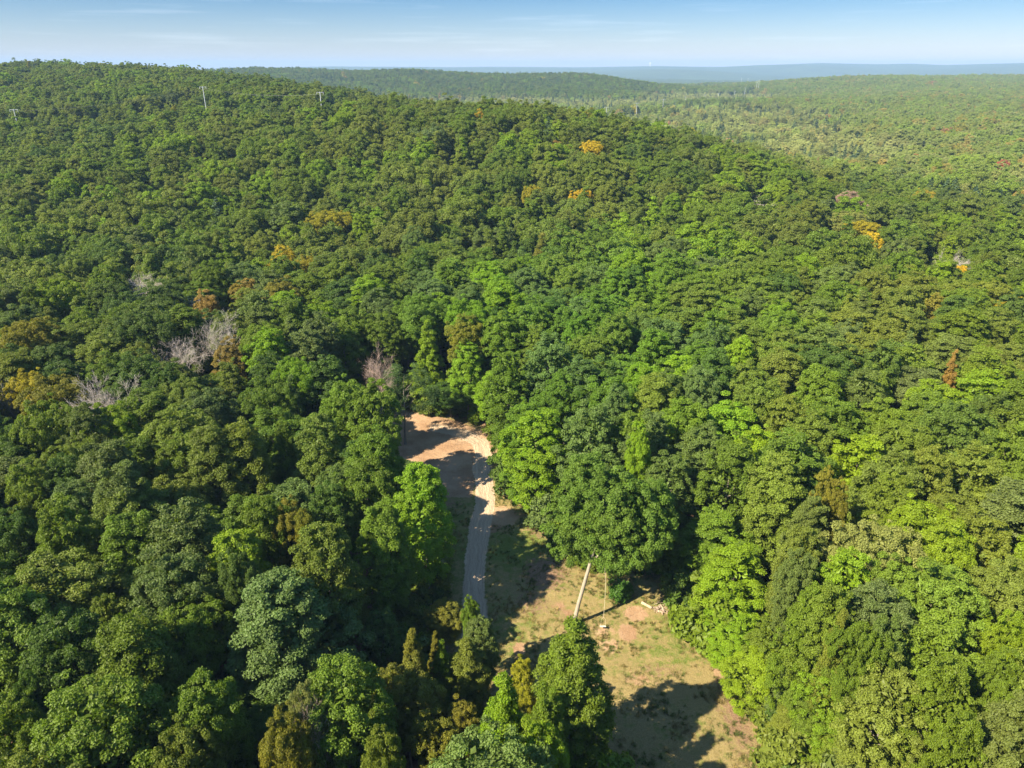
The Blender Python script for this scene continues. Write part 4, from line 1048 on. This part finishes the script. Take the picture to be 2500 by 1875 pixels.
# ------------------------------------------------------------------ logs and brush pile
def log(px0, v0, px1, v1, r, lab, seed, lift=0.0):
    a = Vector((*on_z(px0, v0), r * .85 + lift)); b = Vector((*on_z(px1, v1), r * .85 + lift)); q = random.Random(seed)
    c = (a + b) / 2; T = Tubes(); n = 7; pts = []; rd = []
    for i in range(n):
        f = i / (n - 1); p = a.lerp(b, f) - c + Vector((q.uniform(-.02, .02), q.uniform(-.02, .02), 0)); pts.append(p); rd.append(r * q.uniform(.9, 1.08) * (1 - .15 * f))
    T.add([pts[0] + (pts[0] - pts[1]) * .01] + pts + [pts[-1]], [.01] + rd + [.01], 9)
    o = link('log', T.mesh('log', LOGM), None, c); set_tag(o, lab, 'log', 'cut logs lying in the clearing')
log(1567, 1474, 1591, 1487, .22, 'thick pale cut log lying alone in the grass nearest the swing', 1)
log(1642, 1509, 1664, 1524, .09, 'thin pale straight log in front of the pile on the right', 2)
log(1648, 1500, 1672, 1503, .15, 'stout log lying crosswise behind the thin one', 3)
log(1612, 1478, 1622, 1494, .14, 'short brown log tilted in the middle of the brush', 4)
log(1606, 1493, 1618, 1497, .13, 'short pale log end at the lower edge of the brush', 5)
def brush(px, v, w, seed, lab, n=60):
    q = random.Random(seed); x, y = on_z(px, v); T = Tubes()
    for i in range(n):
        a = q.uniform(0, 6.28); L = q.uniform(.3, .9); p = Vector((q.gauss(0, w * .4), q.gauss(0, w * .4), q.uniform(.05, .35))); d = Vector((math.cos(a), math.sin(a), q.uniform(-.15, .3))) * L
        r = q.uniform(.015, .05); T.add([p - d * .5, p + Vector((0, 0, .04)), p + d * .5], [r, r, r * .5], 4)
    o = link('brush_pile', T.mesh('brush_pile', DEAD_BROWN if seed % 2 else LOGM), None, (x, y, 0)); set_tag(o, lab, 'brush pile', 'brush piles in the clearing')
brush(1610, 1488, 1.1, 21, 'brown heap of cut sticks between the lone log and the trees')
brush(1660, 1512, 1.2, 22, 'pale heap of sticks and split wood under the tree edge')
brush(1160 + 60, 1068, 2.6, 23, 'low brown brush heap along the far edge of the dirt pad', 150)

# ------------------------------------------------------------------ power line
def pole(X, Y, hgt, i, arms, lab):
    z = float(height(np.array([X]), np.array([Y]))[0]); e = bpy.data.objects.new('power_pole', None); COL.objects.link(e); e.location = (X, Y, z); e.rotation_euler = (0, 0, 0.35)
    r = .30 if Y < 1000 else .30 + (Y - 1000) * .00010
    T = Tubes(); T.add([(0, 0, -1), (0, 0, hgt)], [r, r * .62], 10); link('pole', T.mesh('pole', STEEL), e)
    for k in range(arms):
        za = hgt - .5 - k * 3.4; w = (2.0 if Y < 1000 else 3.4)
        T = Tubes(); T.add([(-w, 0, za + .25), (0, 0, za), (w, 0, za + .25)], [r * .38, r * .55, r * .38], 6); ao = link('crossarm', T.mesh('crossarm', STEEL), e)
        for s_ in (-1, 1):
            T = Tubes(); T.add([(s_ * w * .95, 0, za + .2), (s_ * w * .95, 0, za - .9)], [.12, .12], 6); link('insulator', T.mesh('insulator', STEEL), ao)
    set_tag(e, lab, 'power pole', 'power line poles'); return z
nth = ['nearest', 'second', 'third', 'fourth', 'fifth', 'sixth', 'seventh', 'eighth', 'ninth', 'tenth', 'eleventh', 'twelfth', 'thirteenth', 'fourteenth', 'fifteenth', 'sixteenth', 'seventeenth', 'eighteenth', 'nineteenth']
special_l = {0: 'pale power pole cut by the left edge of the photo', 1: 'white power pole with short crossarms on the upper left slope', 2: 'white power pole on the slope right of the upper left one',
             3: 'pole top with a crossarm showing just over the ridge trees', 6: 'valley power pole with several wide crossarms', 12: 'tall grey pole standing against the dark gap in the far woods',
             13: 'left one of the tall pair of poles at the cut through the far woods', 14: 'right one of the tall pair of poles at the cut through the far woods'}
pz = []
for i, (X, Y, hgt, px, v) in enumerate(poles):
    g0 = float(height(np.array([X]), np.array([Y]))[0])
    if i == 0: hgt = 24
    elif i < 4: hgt = at_Y(px, (0, 211, 224, 250)[i], Y)[2] - g0
    else:
        tops = {4: 284, 5: 261, 6: 251, 7: 242, 8: 236, 9: 231, 10: 228, 11: 222, 12: 214, 13: 197, 14: 195, 15: 190, 16: 192, 17: 198, 18: 199}
        hgt = at_Y(px, tops[i], Y)[2] - g0
    hgt = max(hgt, 10)
    pz.append((X, Y, pole(X, Y, hgt, i, 2 if i in (6, 13, 14) else 1, special_l.get(i, 'thin pale power pole in the valley, %s along the line from the left' % nth[i])) + hgt))
for i in range(3):
    a, b = pz[i], pz[i + 1]
    for k, s_ in enumerate((-1, 1)):
        T = Tubes(); pts = []
        for j in range(17):
            f = j / 16; pts.append((a[0] + (b[0] - a[0]) * f + s_ * 2.4, a[1] + (b[1] - a[1]) * f + s_ * .9, a[2] + (b[2] - a[2]) * f - 1.2 - 4.5 * 4 * f * (1 - f) * .5))
        c0 = Vector(pts[8]); T.add([Vector(p) - c0 for p in pts], [.022] * 17, 4)
        o = link('power_cable', T.mesh('power_cable', CABLE), None, c0)
        set_tag(o, '%s sagging power cable between the %s and %s poles from the left edge' % (('front', 'rear')[1 - k], nth[i].replace('nearest', 'first'), nth[i + 1]), 'cable', 'cables of the power line')

# water tower on the far skyline
X, Y, Z = at_Y(1587, 162, 10300); gz = float(height(np.array([X]), np.array([Y]))[0])
e = bpy.data.objects.new('water_tower', None); COL.objects.link(e); e.location = (X, Y, gz)
T = Tubes(); T.add([(0, 0, -5), (0, 0, 34)], [5, 4], 12); link('column', T.mesh('column', TOWERM), e)
T = Tubes(); T.add([(0, 0, 30), (0, 0, 33), (0, 0, 38), (0, 0, 43), (0, 0, 46)], [4, 10, 13, 10, 2], 16); link('tank', T.mesh('tank', TOWERM), e)
set_tag(e, 'tiny white water tower on the blue hills at the horizon', 'water tower')

# cleared soil under the line where it cuts through the far woods
cut = m_cut = plain('cut_soil', (0.46, 0.33, 0.22), 1.0)
V = []; Fq = []; P0 = Vector((poles[12][0], poles[12][1])); P1 = Vector((poles[14][0], poles[14][1])) ; dd_ = (P1 - P0); dd_ /= dd_.length; pp_ = Vector((-dd_.y, dd_.x))
for i in range(41):
    for j in range(7):
        q = P0 + dd_ * (60 + i * 14) + pp_ * ((j - 3) * 6.5 + 3 * math.sin(i * .9 + j)); V.append((q.x, q.y, 0))
V = np.array(V); V[:, 2] = height(V[:, 0], V[:, 1]) + 0.5
for i in range(40):
    for j in range(6): a = i * 7 + j; Fq.append((a, a + 1, a + 8, a + 7))
set_tag(link('cleared_strip', np_mesh('cleared_strip', V, np.array(Fq), cut, smooth=True)), kind='structure')

# ------------------------------------------------------------------ haze: even air round everything
bm = bmesh.new(); bmesh.ops.create_cube(bm, size=1)
lo, hi = Vector((-16800, -16800, -40)), Vector((16800, 16800, 190))
for v in bm.verts: v.co = Vector([lo[i] + (v.co[i] + .5) * (hi[i] - lo[i]) for i in range(3)])
me = bpy.data.meshes.new('haze'); bm.to_mesh(me); bm.free()
hz = NT('haze'); pvn = hz.n('VolumePrincipled'); pvn.inputs['Color'].default_value = (0.36, 0.55, 0.86, 1); pvn.inputs['Density'].default_value = 0.000105; pvn.inputs['Anisotropy'].default_value = 0.0
hz.l(pvn.outputs[0], hz.out.inputs['Volume']); me.materials.append(hz.m); ho = link('haze', me); set_tag(ho, 'thin blue haze lying over the valley and far hills', 'haze', None, 'stuff')
